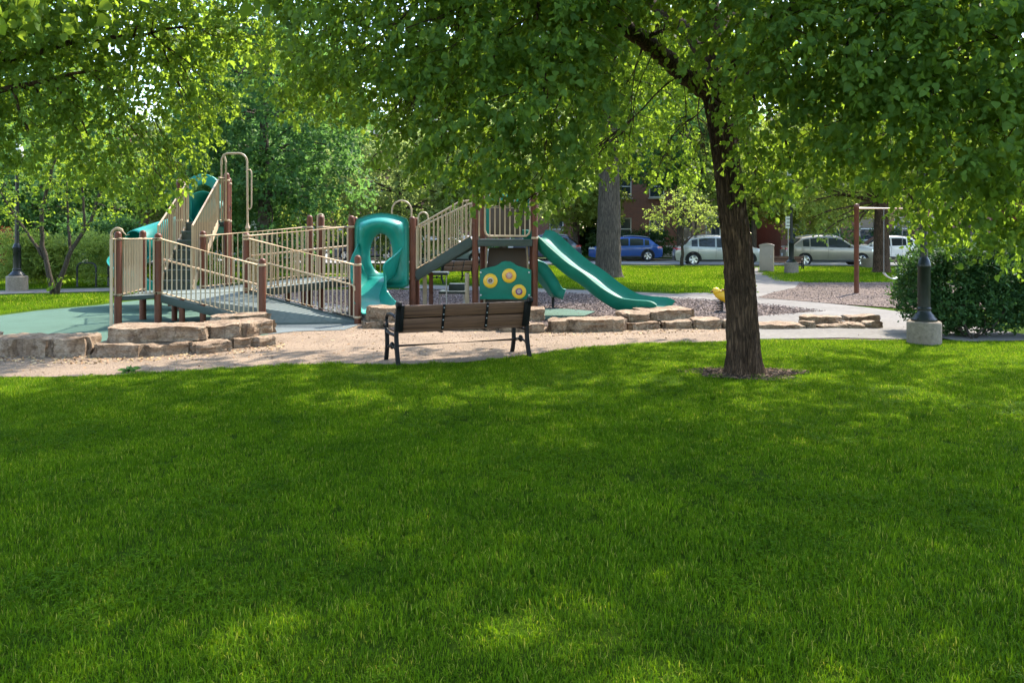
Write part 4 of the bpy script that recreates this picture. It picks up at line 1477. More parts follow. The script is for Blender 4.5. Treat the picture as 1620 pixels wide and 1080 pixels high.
# spiral slide from the stair tower
cc = Vector((-8.15, 19.55, 0)) - PB
path = []
for i in range(61):
    t = i / 60
    ang = rad(-4) + rad(300) * t
    r_ = 1.0
    z = ZT - .02 - 1.72 * t ** .93
    path.append(Vector((cc.x + r_ * math.cos(ang), cc.y + r_ * math.sin(ang), z)))
q = path[-1]
tan_ = (path[-1] - path[-2]).normalized()
for i in range(1, 6):
    path.append(q + Vector((tan_.x, tan_.y, 0)) * (.13 * i) + Vector((0, -.03 * i, -.012 * i)))
kk = len(path)
spi = chute('slide', path, .64, .2, M['teal'], play, n=14, wl=[.16] * kk, wr=[.5 - .22 * i / kk for i in range(kk)])
MB().tube([Vector((cc.x, cc.y, -.05)), Vector((cc.x, cc.y, 2.3))], .06, 12).build('slide_column', M['brown'], spi, smooth=True)
tp_ = (T3 + T4) / 2
arc = [(-.42, 0), (-.42, .85)] + [(-.42 * math.cos(t), .85 + .34 * math.sin(t)) for t in [i * math.pi / 12 for i in range(1, 12)]] + [(.42, .85), (.42, 0), (.26, 0), (.26, .7)] + [(.26 * math.cos(t), .7 + .24 * math.sin(t)) for t in [i * math.pi / 10 for i in range(1, 10)]] + [(-.26, .7), (-.26, 0)]
hx = W(316, 65.5)
MB().extrude(arc, (hx.x, T3.y + .02, ZT), (1, 0, 0), (0, 0, 1), -.1).build('slide_hood', M['teal'], play, bevel=.015)
# covered tube along the first third of the spiral
rows = []
tb = [Vector((hx.x, T3.y + .02, ZT + .36)), Vector((hx.x - .02, T3.y + .15, ZT + .35))] + [p + Vector((0, 0, .42)) for p in path[7:34]]
for i, p in enumerate(tb):
    t = (tb[min(i + 1, len(tb) - 1)] - tb[max(i - 1, 0)]).normalized()
    sd_ = Vector((t.y, -t.x, 0)).normalized()
    up_ = sd_.cross(t).normalized()
    rows.append([p + sd_ * (.37 * math.cos(a)) + up_ * (.42 * math.sin(a)) for a in [2 * math.pi * j / 24 for j in range(24)]])
o = MB().grid(rows, closed=True).build('slide_tube', M['teal'], play, smooth=True)
sol = o.modifiers.new('shell', 'SOLIDIFY'); sol.thickness = .02

# stair between the middle deck and the upper deck
for (p, q) in ((K, Lp), (K2, Lp2)):
    d = (q - p)
    d.z = 0
    d.normalize()
    p_, q_ = p + d * .06, q - d * .06
    MB().bar((p_.x, p_.y, Z2 + .06), (q_.x, q_.y, Z3 - .02), .04, .2).build('stair_stringer', M['deck'], play, bevel=.006)
    z0, z1 = Z2 + .18, Z3 + .06
    mb = MB()
    A0, B0 = Vector((p_.x + .03, p_.y, z0 + .04)), Vector((q_.x - .03, q_.y, z1 + .03))
    A1, B1 = Vector((p_.x + .03, p_.y, 1.9)), Vector((q_.x - .25, q_.y, 2.4))
    B2 = Vector((q_.x, q_.y, 2.42))
    mb.tube([A0, A1 - Vector((0, 0, .08)), A1 + Vector((.03, 0, .0)), B1, B2], .02, 8)
    mb.tube([A0, B0, B2], .018, 8)
    r = mb.build('railing', M['tan'], play, smooth=True, sharp=60)
    for i in range(1, 13):
        t = i / 13
        w = A0.lerp(B0, t)
        zt = A1.z + (B1.z - A1.z) * min(1, (w.x - A1.x) / (B1.x - A1.x))
        baluster(r, w, w.z, zt)
for i in range(6):
    t0, t1 = (i + .1) / 6, (i + 1.0) / 6
    z = Z2 + (Z3 - Z2) * (i + 1) / 6
    a_, b_, c_, d_ = K.lerp(Lp, t0), K.lerp(Lp, t1), K2.lerp(Lp2, t1), K2.lerp(Lp2, t0)
    e_ = Vector((0, .03, 0))
    MB().prism([((a_ + e_).x, (a_ + e_).y), ((b_ + e_).x, (b_ + e_).y), ((c_ - e_).x, (c_ - e_).y), ((d_ - e_).x, (d_ - e_).y)], z - .05, z - .003).build('stair_tread', M['decktop'], play)

# upper deck front guard, brown back panel, lower brown panel
p, q = Lp + Vector((.2, -.02, 0)), Mp + Vector((-.1, -.02, 0))
mb = MB()
P = [Vector((p.x, p.y, 2.58)), Vector((p.x, p.y, 1.8)), Vector((p.x + .02, p.y, 1.73)), Vector((p.x + .08, p.y, 1.68)), Vector((q.x - .08, q.y, 1.68)), Vector((q.x - .02, q.y, 1.73)), Vector((q.x, q.y, 1.8)), Vector((q.x, q.y, 2.58)), Vector((p.x, p.y, 2.58))]
mb.tube(P, .021, 8)
mb.tube([Vector((p.x - .12, p.y, 1.68)), Vector((p.x - .12, p.y, 2.58)), Vector((p.x, p.y, 2.58))], .019, 8)
r = mb.build('railing', M['tan'], play, smooth=True, sharp=60)
for i in range(1, 9):
    w = p.lerp(q, i / 9)
    baluster(r, w, 1.68, 2.58, .0145)
rail(Mp, Z3, Mp + Vector((.001, .35, 0)), Z3, .98, step=.1)
w0, w1 = W(776, 70.5), W(836, 70.5)
MB().box(((w0.x + w1.x) / 2, w0.y, 2.0), (.92, .05, .62)).build('back_panel', M['brown_plastic'], play, bevel=.02)
MB().tube([(w0.x - .06, w0.y - .03, 2.34), (w1.x + .06, w1.y - .03, 2.34)], .02, 8).build('panel_rail', M['tan'], play, smooth=True)
lo = [(-.54, .1), (.54, .1), (.46, .8), (.42, 1.42), (-.4, 1.42), (-.46, .8)]
w0 = W(802, 72)
MB().extrude(lo, (w0.x, w0.y + .1, 0), (1, 0, 0), (0, 0, 1), -.05).build('lower_panel', M['brown_plastic'], play, bevel=.02)
for sx in (-1, 1):
    MB().tube([(w0.x + sx * .5, w0.y, .1), (w0.x + sx * .44, w0.y - .02, 1.45)], .02, 8).build('panel_stile', M['tan'], play, smooth=True)

# green activity panel with three yellow dials
w0 = (Lp + Mp) / 2
outl = [(-.535, .37), (.535, .37), (.535, .98), (.42, 1.02), (.24, 1.07), (.17, 1.12), (.1, 1.155), (0.0, 1.165), (-.08, 1.15), (-.14, 1.1), (-.22, 1.06), (-.42, 1.02), (-.535, .98)]
outl = [(u + .01, v) for u, v in outl]
ap_ = MB().extrude(outl, (w0.x, w0.y - .05, 0), (1, 0, 0), (0, 0, 1), .045).build('activity_panel', M['green_plastic'], play, bevel=.012)
AX = Matrix.Rotation(rad(90), 3, 'X')
for (x, y), cm in (((776, 444), 'cream'), ((805.5, 436), 'pink'), ((821, 461), 'purple')):
    c_ = Vector((w0.x + (x - 799) / 76, w0.y - .095, EYE - (y - 372) / 76.3))
    MB().lathe([(.148, 0), (.148, .02), (.135, .03), (.075, .03), (.07, .018), (.001, .018)], c_, 28, AX).build('dial', M['yellow'], ap_, smooth=True, sharp=40)
    MB().lathe([(.068, .018), (.068, .03), (.05, .042), (.03, .03), (.018, .045), (.001, .048)], c_ + Vector((0, 0, 0)), 24, AX).build('dial_hub', M[cm], ap_, smooth=True, sharp=40)
    ring = [c_ + Vector((.045 * (1 - i / 40) * math.cos(i * .5), -.045, .045 * (1 - i / 40) * math.sin(i * .5))) for i in range(34)]
    MB().tube(ring, .0055, 5).build('dial_spiral', M['cream'] if cm != 'cream' else M['brown'], ap_, smooth=True)
for sx in (-.5, .5):
    for z in (.46, .93):
        MB().lathe([(.02, 0), (.02, .012), (.001, .016)], (w0.x + sx, w0.y - .095, z), 10, AX).build('bolt', M['steel'], ap_, smooth=True)

# transfer steps under the stair
a_ = W(704, 68)
ts_ = MB().box((a_.x + .18, a_.y, .38), (.6, .5, .06)).build('transfer_step', M['deck'], play, bevel=.01)
MB().box((a_.x + .27, a_.y + .15, .48), (.36, .3, .18)).build('transfer_step', M['deck'], play, bevel=.01)
b_ = W(693, 69)
MB().box((b_.x, b_.y + .1, .82), (.46, .5, .07)).build('transfer_step', M['deck'], play, bevel=.01)
for x, y, z in ((a_.x - .1, a_.y - .22, .36), (a_.x + .44, a_.y - .22, .36), (a_.x + .44, a_.y + .22, .36), (b_.x - .18, b_.y - .1, .8), (b_.x + .2, b_.y - .1, .8)):
    MB().tube([(x, y, -.03), (x, y, z)], .014, 6).build('step_leg', M['steel'], play, smooth=True)
c_ = W(739, 74)
MB().box((c_.x, c_.y, .45), (.09, .09, .9)).build('panel_leg', M['tan'], play, bevel=.02)
for x in (672, 682):
    c_ = W(x, 73.5)
    MB().tube([(c_.x, c_.y, -.05), (c_.x, c_.y, .9)], .045, 10).build('support_post', M['brown'] if x > 675 else M['tan'], play, smooth=True)

# ------------------------------------------------------------------ stone edging
def stone_piece(parent, x0, x1, yg, z0, z1, depth, seed, yg1=None, mat=None):
    """split-face slab; x0..x1 photo columns along its front, yg ground row of its front"""
    pq = random.Random(seed)
    a, b = G(x0, yg), G(x1, yg1 if yg1 else yg)
    d = (b - a)
    L = d.length
    d.normalize()
    n = Vector((-d.y, d.x, 0))
    bm = bmesh.new()
    nx, ny, nz = max(6, int(L / .05)), max(4, int(depth / .08)), 6
    idx = {}
    H_ = z1 - z0
    def disp(u, v, w):
        # u along, v depth, w height (0..1), irregular outline
        o1 = mnoise.noise(Vector((u * 2.2 + seed * 3.3, v * 2.2, 0))) * .05
        p = a + d * (u * L) + n * (v * depth)
        z = z0 + w * H_
        fx, fy = (u - .5) * 2, (v - .5) * 2
        rough = .04
        q = Vector((p.x * 5 + seed, p.y * 5, z * 6))
        nn = mnoise.noise(q) + .6 * mnoise.noise(q * 2.3) + .5 * mnoise.noise(q * 5.1) + .5 * (mnoise.noise(Vector((q.x * .3, q.y * .3, z * 26))) ) 
        if abs(fy) > .99: p += n * (rough * nn + .09 * mnoise.noise(Vector((u * L * 2.6 + seed, 7.7, 0)))) * 1.0
        if abs(fx) > .99: p += d * (rough * nn)
        # chipped corners
        cr = max(0, abs(fx) - .8) * max(0, abs(fy) - .75)
        p -= d * (math.copysign(1, fx) * cr * 1.2) + n * (math.copysign(1, fy) * cr * 1.2)
        z += (o1 * .5 + .02 * mnoise.noise(Vector((p.x * 7, p.y * 7, seed)))) * w
        if w > .99 and (abs(fy) > .99 or abs(fx) > .99): z -= .006 + .012 * nn
        if w > .99: z += (pq_t[0] * fx + pq_t[1] * fy) * .012
        return (p.x, p.y, z)
    pq_t = (pq.uniform(-1, 1), pq.uniform(-1, 1))
    def vert(i, j, k):
        key = (i, j, k)
        if key not in idx:
            idx[key] = bm.verts.new(disp(i / nx, j / ny, k / nz))
        return idx[key]
    def quad(*ks):
        bm.faces.new([vert(*q) for q in ks])
    for i in range(nx):
        for j in range(ny):
            quad((i, j, 0), (i, j + 1, 0), (i + 1, j + 1, 0), (i + 1, j, 0))
            quad((i, j, nz), (i + 1, j, nz), (i + 1, j + 1, nz), (i, j + 1, nz))
        for k in range(nz):
            quad((i, 0, k), (i + 1, 0, k), (i + 1, 0, k + 1), (i, 0, k + 1))
            quad((i, ny, k), (i, ny, k + 1), (i + 1, ny, k + 1), (i + 1, ny, k))
    for j in range(ny):
        for k in range(nz):
            quad((0, j, k), (0, j, k + 1), (0, j + 1, k + 1), (0, j + 1, k))
            quad((nx, j, k), (nx, j + 1, k), (nx, j + 1, k + 1), (nx, j, k + 1))
    me = bpy.data.meshes.new('stone')
    off = Vector(parent.location)
    for v in bm.verts: v.co -= off
    bmesh.ops.recalc_face_normals(bm, faces=bm.faces)
    bm.to_mesh(me)
    bm.free()
    me.polygons.foreach_set('use_smooth', [True] * len(me.polygons))
    me.set_sharp_from_angle(angle=rad(14))
    me.materials.append(mat or M['stone'])
    o = bpy.data.objects.new('stone', me)
    COL.objects.link(o)
    o.parent = parent
    return o


ls = empty('stone_edging', G(220, 560), 0, 'low edging of stacked split stone slabs before the ramp', 'stone wall')
for i, q in enumerate([(-260, -120, 560, -.03, .25, .6), (-118, -30, 562, -.03, .27, .6), (-28, 27, 562, -.03, .25, .7, 565), (28, 78, 565, -.03, .255, .7, 566), (79, 141, 566, -.03, .26, .74, 564),
                       (143, 228, 567, -.03, .17, .7, 565), (229, 306, 565, -.03, .17, .7, 560), (168, 327, 563, .17, .365, .95, 556), (300, 368, 556, -.03, .14, .7, 553), (232, 300, 557, -.03, .165, .6), (304, 366, 561, -.03, .15, .38, 557), (366, 404, 553, -.03, .14, .5, 550), (404, 440, 550, -.03, .14, .45, 546),
                       (328, 384, 552, .145, .35, .8, 549), (385, 441, 548, .145, .34, .75, 541), (340, 430, 533, .1, .33, .6, 528)]):
    stone_piece(ls, q[0], q[1], q[2], q[3], q[4], q[5], 3 + i * 1.7, q[6] if len(q) > 6 else None)
rs_ = empty('stone_edging', G(1000, 522), 0, 'long low edging of tan stone slabs behind the bench and linden', 'stone wall')
for i, q in enumerate([(575, 608, 521, -.03, .12, .5, 520), (609, 700, 522, -.03, .12, .5), (701, 790, 524, -.03, .14, .5), (791, 837, 526, -.03, .17, .5), (578, 655, 519, .12, .37, .62), (657, 752, 520, .12, .36, .62), (754, 862, 521, .15, .37, .62),
                       (838, 866, 528, -.03, .15, .45, 527), (867, 901, 526, -.03, .2, .55, 526), (902, 995, 526, -.03, .21, .75, 524), (996, 1048, 523, -.03, .13, .55, 521), (990, 1031, 520, .13, .28, .75, 519), (1032, 1103, 519, .14, .31, .85, 516), (1049, 1097, 521, -.03, .14, .5), (1098, 1146, 521, -.03, .17, .55),
                       (1147, 1200, 521, -.03, .13, .5), (1198, 1276, 522, -.03, .09, .6), (1275, 1294, 521, -.03, .13, .4), (1290, 1337, 519, .07, .19, .5, 516), (1295, 1360, 521, -.03, .08, .5), (1338, 1372, 521, -.03, .1, .45), (1373, 1399, 521, -.03, .13, .4), (1345, 1396, 514, .05, .16, .5)]):
    stone_piece(rs_, q[0], q[1], q[2], q[3], q[4], q[5], 41 + i * 1.3, q[6] if len(q) > 6 else None)


# ------------------------------------------------------------------ benches
def bench(name, label, L=1.86, detail=True):
    """local frame: x along the seat, sitter looks to +y, origin on the ground at the middle"""
    root = empty(name, (0, 0, 0), 0, label, 'bench')
    hl = L / 2
    # back planks lean towards -y
    tilt = rad(14)
    R = Matrix.Rotation(-tilt * -1, 3, 'X')
    def bp(z): return Vector((0, -.19 - (z - .43) * math.tan(tilt), z))
    for z, h in ((.7, .162), (.527, .162)):
        c = bp(z)
        ob = MB().box((0, 0, 0), (L - .02, .034, h)).build('back_plank', M['bench_wood'], root, bevel=.008)
        ob.location = c
        ob.rotation_euler = (tilt, 0, 0)
    g_ = bp(.614)
    MB().tube([(-hl + .03, g_.y + .012, .614), (hl - .03, g_.y + .012, .614)], .013, 8).build('back_rod', M['black'], root, smooth=True)
    for i in range(4):
        ob = MB().box((0, 0, 0), (L - .02, .095, .034)).build('seat_plank', M['bench_wood'], root, bevel=.007)
        ob.location = (0, -.15 + i * .108, .425 + .004 * abs(i - 1.5))
    # iron straps over the planks
    for x in (-L / 6, L / 6):
        a, b = bp(.44), bp(.78)
        MB().bar(Vector((x, a.y - .024, a.z)), Vector((x, b.y - .024, b.z)), .035, .012, Vector((0, 1, 0))).build('strap', M['black'], root, bevel=.003)
        MB().box((x, .02, .403), (.035, .46, .012)).build('strap', M['black'], root)
        for z in (.47, .57, .645, .735):
            c = bp(z)
            MB().lathe([(.011, 0), (.008, .006), (.001, .008)], (x, c.y - .03, z), 8, Matrix.Rotation(rad(90), 3, 'X')).build('bolt', M['steel'], root, smooth=True)
    for sx in (-1, 1):
        x = sx * (hl + .005)
        mb = MB()
        # rear upright and leg
        back = [Vector((x, -.30, .0)), Vector((x, -.27, .07)), Vector((x, -.225, .2)), Vector((x, -.2, .36)), Vector((x, -.2, .44)), Vector((x, -.235, .58)), Vector((x, -.27, .72)), Vector((x, -.295, .79))]
        for p, q in zip(back[:-1], back[1:]):
            mb.bar(p, q + (q - p) * .08, .05, .045, Vector((0, 1, 0)))
        mb.lathe([(.044, -.03), (.05, 0), (.044, .03)], (x, -.305, .795), 16, Matrix.Rotation(rad(90), 3, 'Y'))
        # front leg
        fr = [Vector((x, .30, .0)), Vector((x, .275, .06)), Vector((x, .235, .2)), Vector((x, .245, .34)), Vector((x, .265, .41))]
        for p, q in zip(fr[:-1], fr[1:]):
            mb.bar(p, q + (q - p) * .08, .05, .04, Vector((0, 1, 0)))
        # scrolled seat rail
        sr = [Vector((x, -.2, .4)), Vector((x, -.1, .385)), Vector((x, .1, .385)), Vector((x, .22, .395)), Vector((x, .275, .42)), Vector((x, .3, .455)), Vector((x, .28, .485)), Vector((x, .25, .475))]
        mb.tube(sr, .024, 8)
        # brace arch with rosette between the legs
        br = [Vector((x, -.235, .16)), Vector((x, -.14, .215)), Vector((x, 0, .235)), Vector((x, .14, .215)), Vector((x, .235, .16))]
        mb.tube(br, .017, 8)
        mb.lathe([(.02, -.03), (.045, -.015), (.05, 0), (.045, .015), (.02, .03)], (x, 0, .235), 14, Matrix.Rotation(rad(90), 3, 'Y'))
        mb.build('end_frame', M['black'], root, smooth=True, sharp=40)
        # arm rest
        ar = [Vector((x, -.225, .6)), Vector((x, -.1, .635)), Vector((x, .08, .645)), Vector((x, .2, .63)), Vector((x, .26, .595)), Vector((x, .27, .55)), Vector((x, .235, .5)), Vector((x, .24, .45))]
        MB().tube(ar, [.02, .022, .024, .024, .022, .02, .018, .018], 8).build('armrest', M['black'], root, smooth=True)
        MB().box((sx * (hl - .05), bp(.61).y - .028, .61), (.05, .02, .36), m=Matrix.Rotation(tilt, 3, 'X')).build('strap', M['black'], root, bevel=.003)
    MB().tube([(-hl, 0, .225), (hl, 0, .225)], .016, 8).build('tie_rod', M['black'], root, smooth=True)
    return root


bn = bench('park_bench', 'slatted wooden bench with black iron frame seen from behind on the lawn edge')
r0, r1 = G(630, 579.5), G(837.5, 565.5)
d = r1 - r0
bz = math.atan2(d.y, d.x)
mid = (r0 + r1) / 2
nrm = Vector((-math.sin(bz), math.cos(bz), 0))
bn.location = mid + nrm * .29
bn.rotation_euler = (0, 0, bz)
bn.scale = ((d.length) / 1.87,) * 3
b2 = copy_tree(bn)
b2['label'] = 'distant slatted bench seen beneath the stair of the play structure'
p = G(716, 447)
b2.location = p
b2.rotation_euler = (0, 0, rad(58))
b2.scale = (1, 1, 1)
b3 = copy_tree(bn)
b3['label'] = 'distant black bench beside the tan utility cabinet'
b3.location = G(1243, 427)
b3.rotation_euler = (0, 0, rad(150))
b3.scale = (.85, .85, .85)


# ------------------------------------------------------------------ lamp posts
def lamp(label, base, ped_r, ped_h, height, ped='concrete_cast'):
    root = empty('lamp_post', base, 0, label, 'lamp post', 'black park lamp posts on concrete bases')
    r = ped_r
    MB().lathe([(r * 1.02, -.1), (r * 1.0, .02), (r, ped_h - .03), (r * .96, ped_h - .01), (r * .9, ped_h), (.01, ped_h)], (0, 0, 0), 32).build('pedestal', M[ped], root, smooth=True, sharp=30)
    z = ped_h
    k = r / .27
    prof = [(.205, 0), (.205, .03), (.19, .05), (.165, .07), (.15, .1), (.12, .13), (.108, .15), (.108, .17), (.115, .18), (.115, .2), (.1, .22), (.1, .82), (.108, .84), (.112, .86), (.1, .9), (.085, .95), (.066, .98), (.058, 1.0)]
    MB().lathe([(a * k, z + b) for a, b in prof] + [(.01, z + 1.0)], (0, 0, 0), 24).build('cast_base', M['darkgreen_metal'], root, smooth=True, sharp=30)
    # fluted shaft
    rows = []
    for zz, rr in ((z + .98, .056), (z + 1.1, .054), (height - .5, .042), (height - .42, .05), (height - .4, .06), (height - .36, .06), (height - .34, .045), (height - .2, .045)):
        rows.append([Vector((rr * k * (1 + .08 * (j % 2)) * math.cos(2 * math.pi * j / 28), rr * k * (1 + .08 * (j % 2)) * math.sin(2 * math.pi * j / 28), zz)) for j in range(28)])
    MB().grid(rows, closed=True).build('shaft', M['darkgreen_metal'], root, smooth=True, sharp=30)
    lt = MB().lathe([(.05, height - .2), (.11, height - .16), (.13, height - .1), (.12, height - .08), (.01, height - .08)], (0, 0, 0), 20).build('lantern_cup', M['darkgreen_metal'], root, smooth=True, sharp=30)
    MB().lathe([(.11, height - .08), (.17, height + .1), (.19, height + .25), (.15, height + .42), (.05, height + .5)], (0, 0, 0), 20).build('globe', M['lampglass'], root, smooth=True)
    MB().lathe([(.1, height + .48), (.07, height + .53), (.02, height + .58), (.03, height + .62), (.002, height + .66)], (0, 0, 0), 16).build('finial', M['darkgreen_metal'], root, smooth=True, sharp=30)
    return root


lamp('near dark lamp post on a round concrete base beside the yew shrub', G(1462, 544), .25, .36, 4.0)
lamp('dark lamp post on a round concrete base at the left by the hedge', G(27, 460), .3, .46, 4.0)
lamp('distant dark lamp post on a square grey base in front of the silver car', G(1252, 433), .3, .5, 4.2)

# ------------------------------------------------------------------ bike rack
p = G(137, 454)
rk = empty('bike_rack', p, 0, 'dark green hoop bike rack by the left hedge', 'bike rack')
P = [Vector((-.31, 0, -.02)), Vector((-.31, 0, .62))] + [Vector((-.31 + .17 - .17 * math.cos(t), 0, .62 + .17 * math.sin(t))) for t in [i * math.pi / 12 for i in range(1, 7)]] + [Vector((.31 - .17 + .17 * math.sin(t), 0, .62 + .17 * math.cos(t))) for t in [i * math.pi / 12 for i in range(0, 6)]] + [Vector((.31, 0, .62)), Vector((.31, 0, -.02))]
MB().tube(P, .032, 10).build('hoop', M['darkgreen_metal'], rk, smooth=True)
for sx in (-.31, .31):
    MB().lathe([(.06, 0.014), (.06, .024), (.035, .03)], (sx, 0, 0), 12).build('foot_plate', M['darkgreen_metal'], rk, smooth=True, sharp=30)
rk2 = copy_tree(rk)
rk2['label'] = 'second dark hoop bike rack half hidden behind the ramp landing'
rk2.location = G(186, 453)
rk['group'] = rk2['group'] = 'hoop bike racks'

# ------------------------------------------------------------------ utility cabinet, block, signs
p = G(1213, 430)
cb = empty('utility_cabinet', p, rad(-22), 'tall tan metal cabinet beside the concrete walk', 'cabinet')
MB().box((0, 0, .62), (.62, .4, 1.24)).build('body', M['boxtan'], cb, bevel=.02)
rows = []
for y in (-.23, .23):
    rows.append([Vector((x, y, 1.24 + .08 * (1 - (x / .34) ** 2))) for x in [-.34 + .68 * i / 12 for i in range(13)]] + [Vector((.34, y, 1.2)), Vector((-.34, y, 1.2))])
lid = MB().grid(rows, closed=True)
lid.f.append(tuple(range(15)))
lid.f.append(tuple(reversed(range(15, 30))))
lid.build('lid', M['boxtan'], cb, smooth=True, sharp=30)
MB().box((0, -.205, .66), (.5, .012, 1.0)).build('door', M['boxtan'], cb, bevel=.004)
MB().box((.2, -.222, .7), (.03, .03, .12)).build('handle', M['steel'], cb, bevel=.004)
p = G(1374, 424)
blk = empty('concrete_planter', p, 0, 'pale concrete planter block between swing post and dark tree trunk', 'planter')
mb = MB()
rows = [[Vector((w * math.cos(2 * math.pi * j / 24), w * math.sin(2 * math.pi * j / 24), z)) for j in range(24)] for w, z in ((.34, -.02), (.37, .35), (.4, .44), (.4, .5), (.34, .5), (.32, .4), (.01, .4))]
mb.grid(rows, closed=True)
mb.build('bowl', M['concrete_cast'], blk, smooth=True, sharp=30)


def sign(label, base, h, w, hh, lines):
    root = empty('street_sign', base, 0, label, 'sign')
    MB().tube([(0, 0, -.05), (0, 0, h)], .025, 8).build('pole', M['steel'], root, smooth=True)
    MB().box((0, -.03, h - hh / 2 - .03), (w, .006, hh)).build('sign_plate', M['sign'], root)
    for i in range(lines):
        MB().box((0, -.0345, h - .03 - hh * (i + .8) / (lines + .6)), (w * (.72 - .14 * (i % 2)), .002, hh * .07)).build('sign_line', M['trimblack'], root)
    return root


sign('small white parking sign on a pole beside the arch climber', PS(401, 36), 2.35, .3, .45, 3)
sign('white parking sign on a pole behind the distant lamp post', PS(1247, 30.5), 2.7, .3, .62, 3)

# ------------------------------------------------------------------ swing
sp_ = G(1355, 465)
sw = empty('swing_set', sp_, 0, 'brown swing frame with one belt swing near the yew shrub', 'swing')
hS = EYE + (465 - 327 - 93) / S(465)
ex = Vector((3.7, .3, 0))
for q in (Vector((0, 0, 0)), ex):
    MB().lathe([(.068, -.1), (.068, hS - .06), (.075, hS - .05), (.075, hS + .03), (.055, hS + .07), (.004, hS + .09)], q, 16).build('post', M['brown'], sw, smooth=True, sharp=40)
MB().tube([Vector((.05, 0, hS - .05)), ex + Vector((-.05, 0, hS - .05))], .036, 10).build('top_beam', M['tan'], sw, smooth=True)
for k, x in enumerate((.82, 2.3)):
    sa, sb2 = Vector((x, .3 * x / 3.7, 0)), Vector((x + .56, .3 * (x + .56) / 3.7, 0))
    for q in (sa, sb2):
        ch = MB()
        z = hS - .08
        while z > .62:
            for rot in (0, 1):
                if z <= .62: break
                dx, dy = (.012, 0) if rot else (0, .012)
                ch.tube([q + Vector((dx, dy, z)), q + Vector((dx, dy, z - .05))], .0035, 4, caps=False)
                ch.tube([q + Vector((-dx, -dy, z)), q + Vector((-dx, -dy, z - .05))], .0035, 4, caps=False)
                z -= .043
        ch.build('chain', M['steel'], sw)
        MB().tube([q + Vector((0, 0, hS - .09)), q + Vector((0, 0, hS - .03))], .03, 8).build('hanger', M['steel'], sw, smooth=True)
    rows = []
    for j in range(13):
        t = j / 12
        c_ = sa.lerp(sb2, t) + Vector((0, 0, .6 - .17 * math.sin(math.pi * t) ** .8))
        rows.append([c_ + Vector((0, w, h)) for w, h in ((-.08, 0), (.08, 0), (.08, .018), (-.08, .018))])
    MB().grid(rows, closed=True).build('belt_seat', M['sign'], sw, smooth=True, sharp=40)

# ------------------------------------------------------------------ spring rider, mostly behind the linden trunk
p = G(1139, 494)
sr = empty('spring_rider', p, rad(0), 'yellow duck spring rider half hidden behind the linden trunk', 'spring rider')
coil = [Vector((.085 * math.cos(i * .6), .085 * math.sin(i * .6), .02 + .0042 * i)) for i in range(66)]
MB().tube(coil, .013, 6).build('spring', M['black'], sr, smooth=True)
MB().lathe([(.14, 0.01), (.14, .03), (.1, .035)], (0, 0, 0), 16).build('base_plate', M['black'], sr, smooth=True, sharp=30)
rows = []
for i in range(15):
    t = i / 14
    x = -.16 + .62 * t
    rr = max(.004, .155 * math.sin(math.pi * min(1, t * 1.02 + .0)) ** .55)
    zc = .42 + .05 * math.cos(t * 4)
    rows.append([Vector((x, .75 * rr * math.cos(a), zc + rr * math.sin(a))) for a in [2 * math.pi * j / 16 for j in range(16)]])
MB().grid(rows, closed=True).build('body', M['yellow'], sr, smooth=True)
hd = MB().lathe([(.004, -.1), (.06, -.085), (.095, -.03), (.1, .02), (.07, .075), (.004, .1)], (-.1, 0, .55), 16).build('head', M['yellow'], sr, smooth=True)
rows = [[Vector((-.17 - .09 * t, .045 * (1 - .75 * t) * math.cos(a), .54 + .03 * (1 - .7 * t) * math.sin(a))) for a in [2 * math.pi * j / 10 for j in range(10)]] for t in (0, .5, 1)]
bk = MB().grid(rows, closed=True)
bk.f.append(tuple(reversed(range(20, 30))))
bk.build('beak', M['brown'], sr, smooth=True)
for sy in (-1, 1):
    MB().tube([(0, 0, .56), (0, sy * .2, .56)], .014, 8).build('handle', M['black'], sr, smooth=True)
MB().box((.14, 0, .585), (.2, .18, .03)).build('seat', M['brown'], sr, bevel=.01)
sr.scale = (.85, .85, .85)

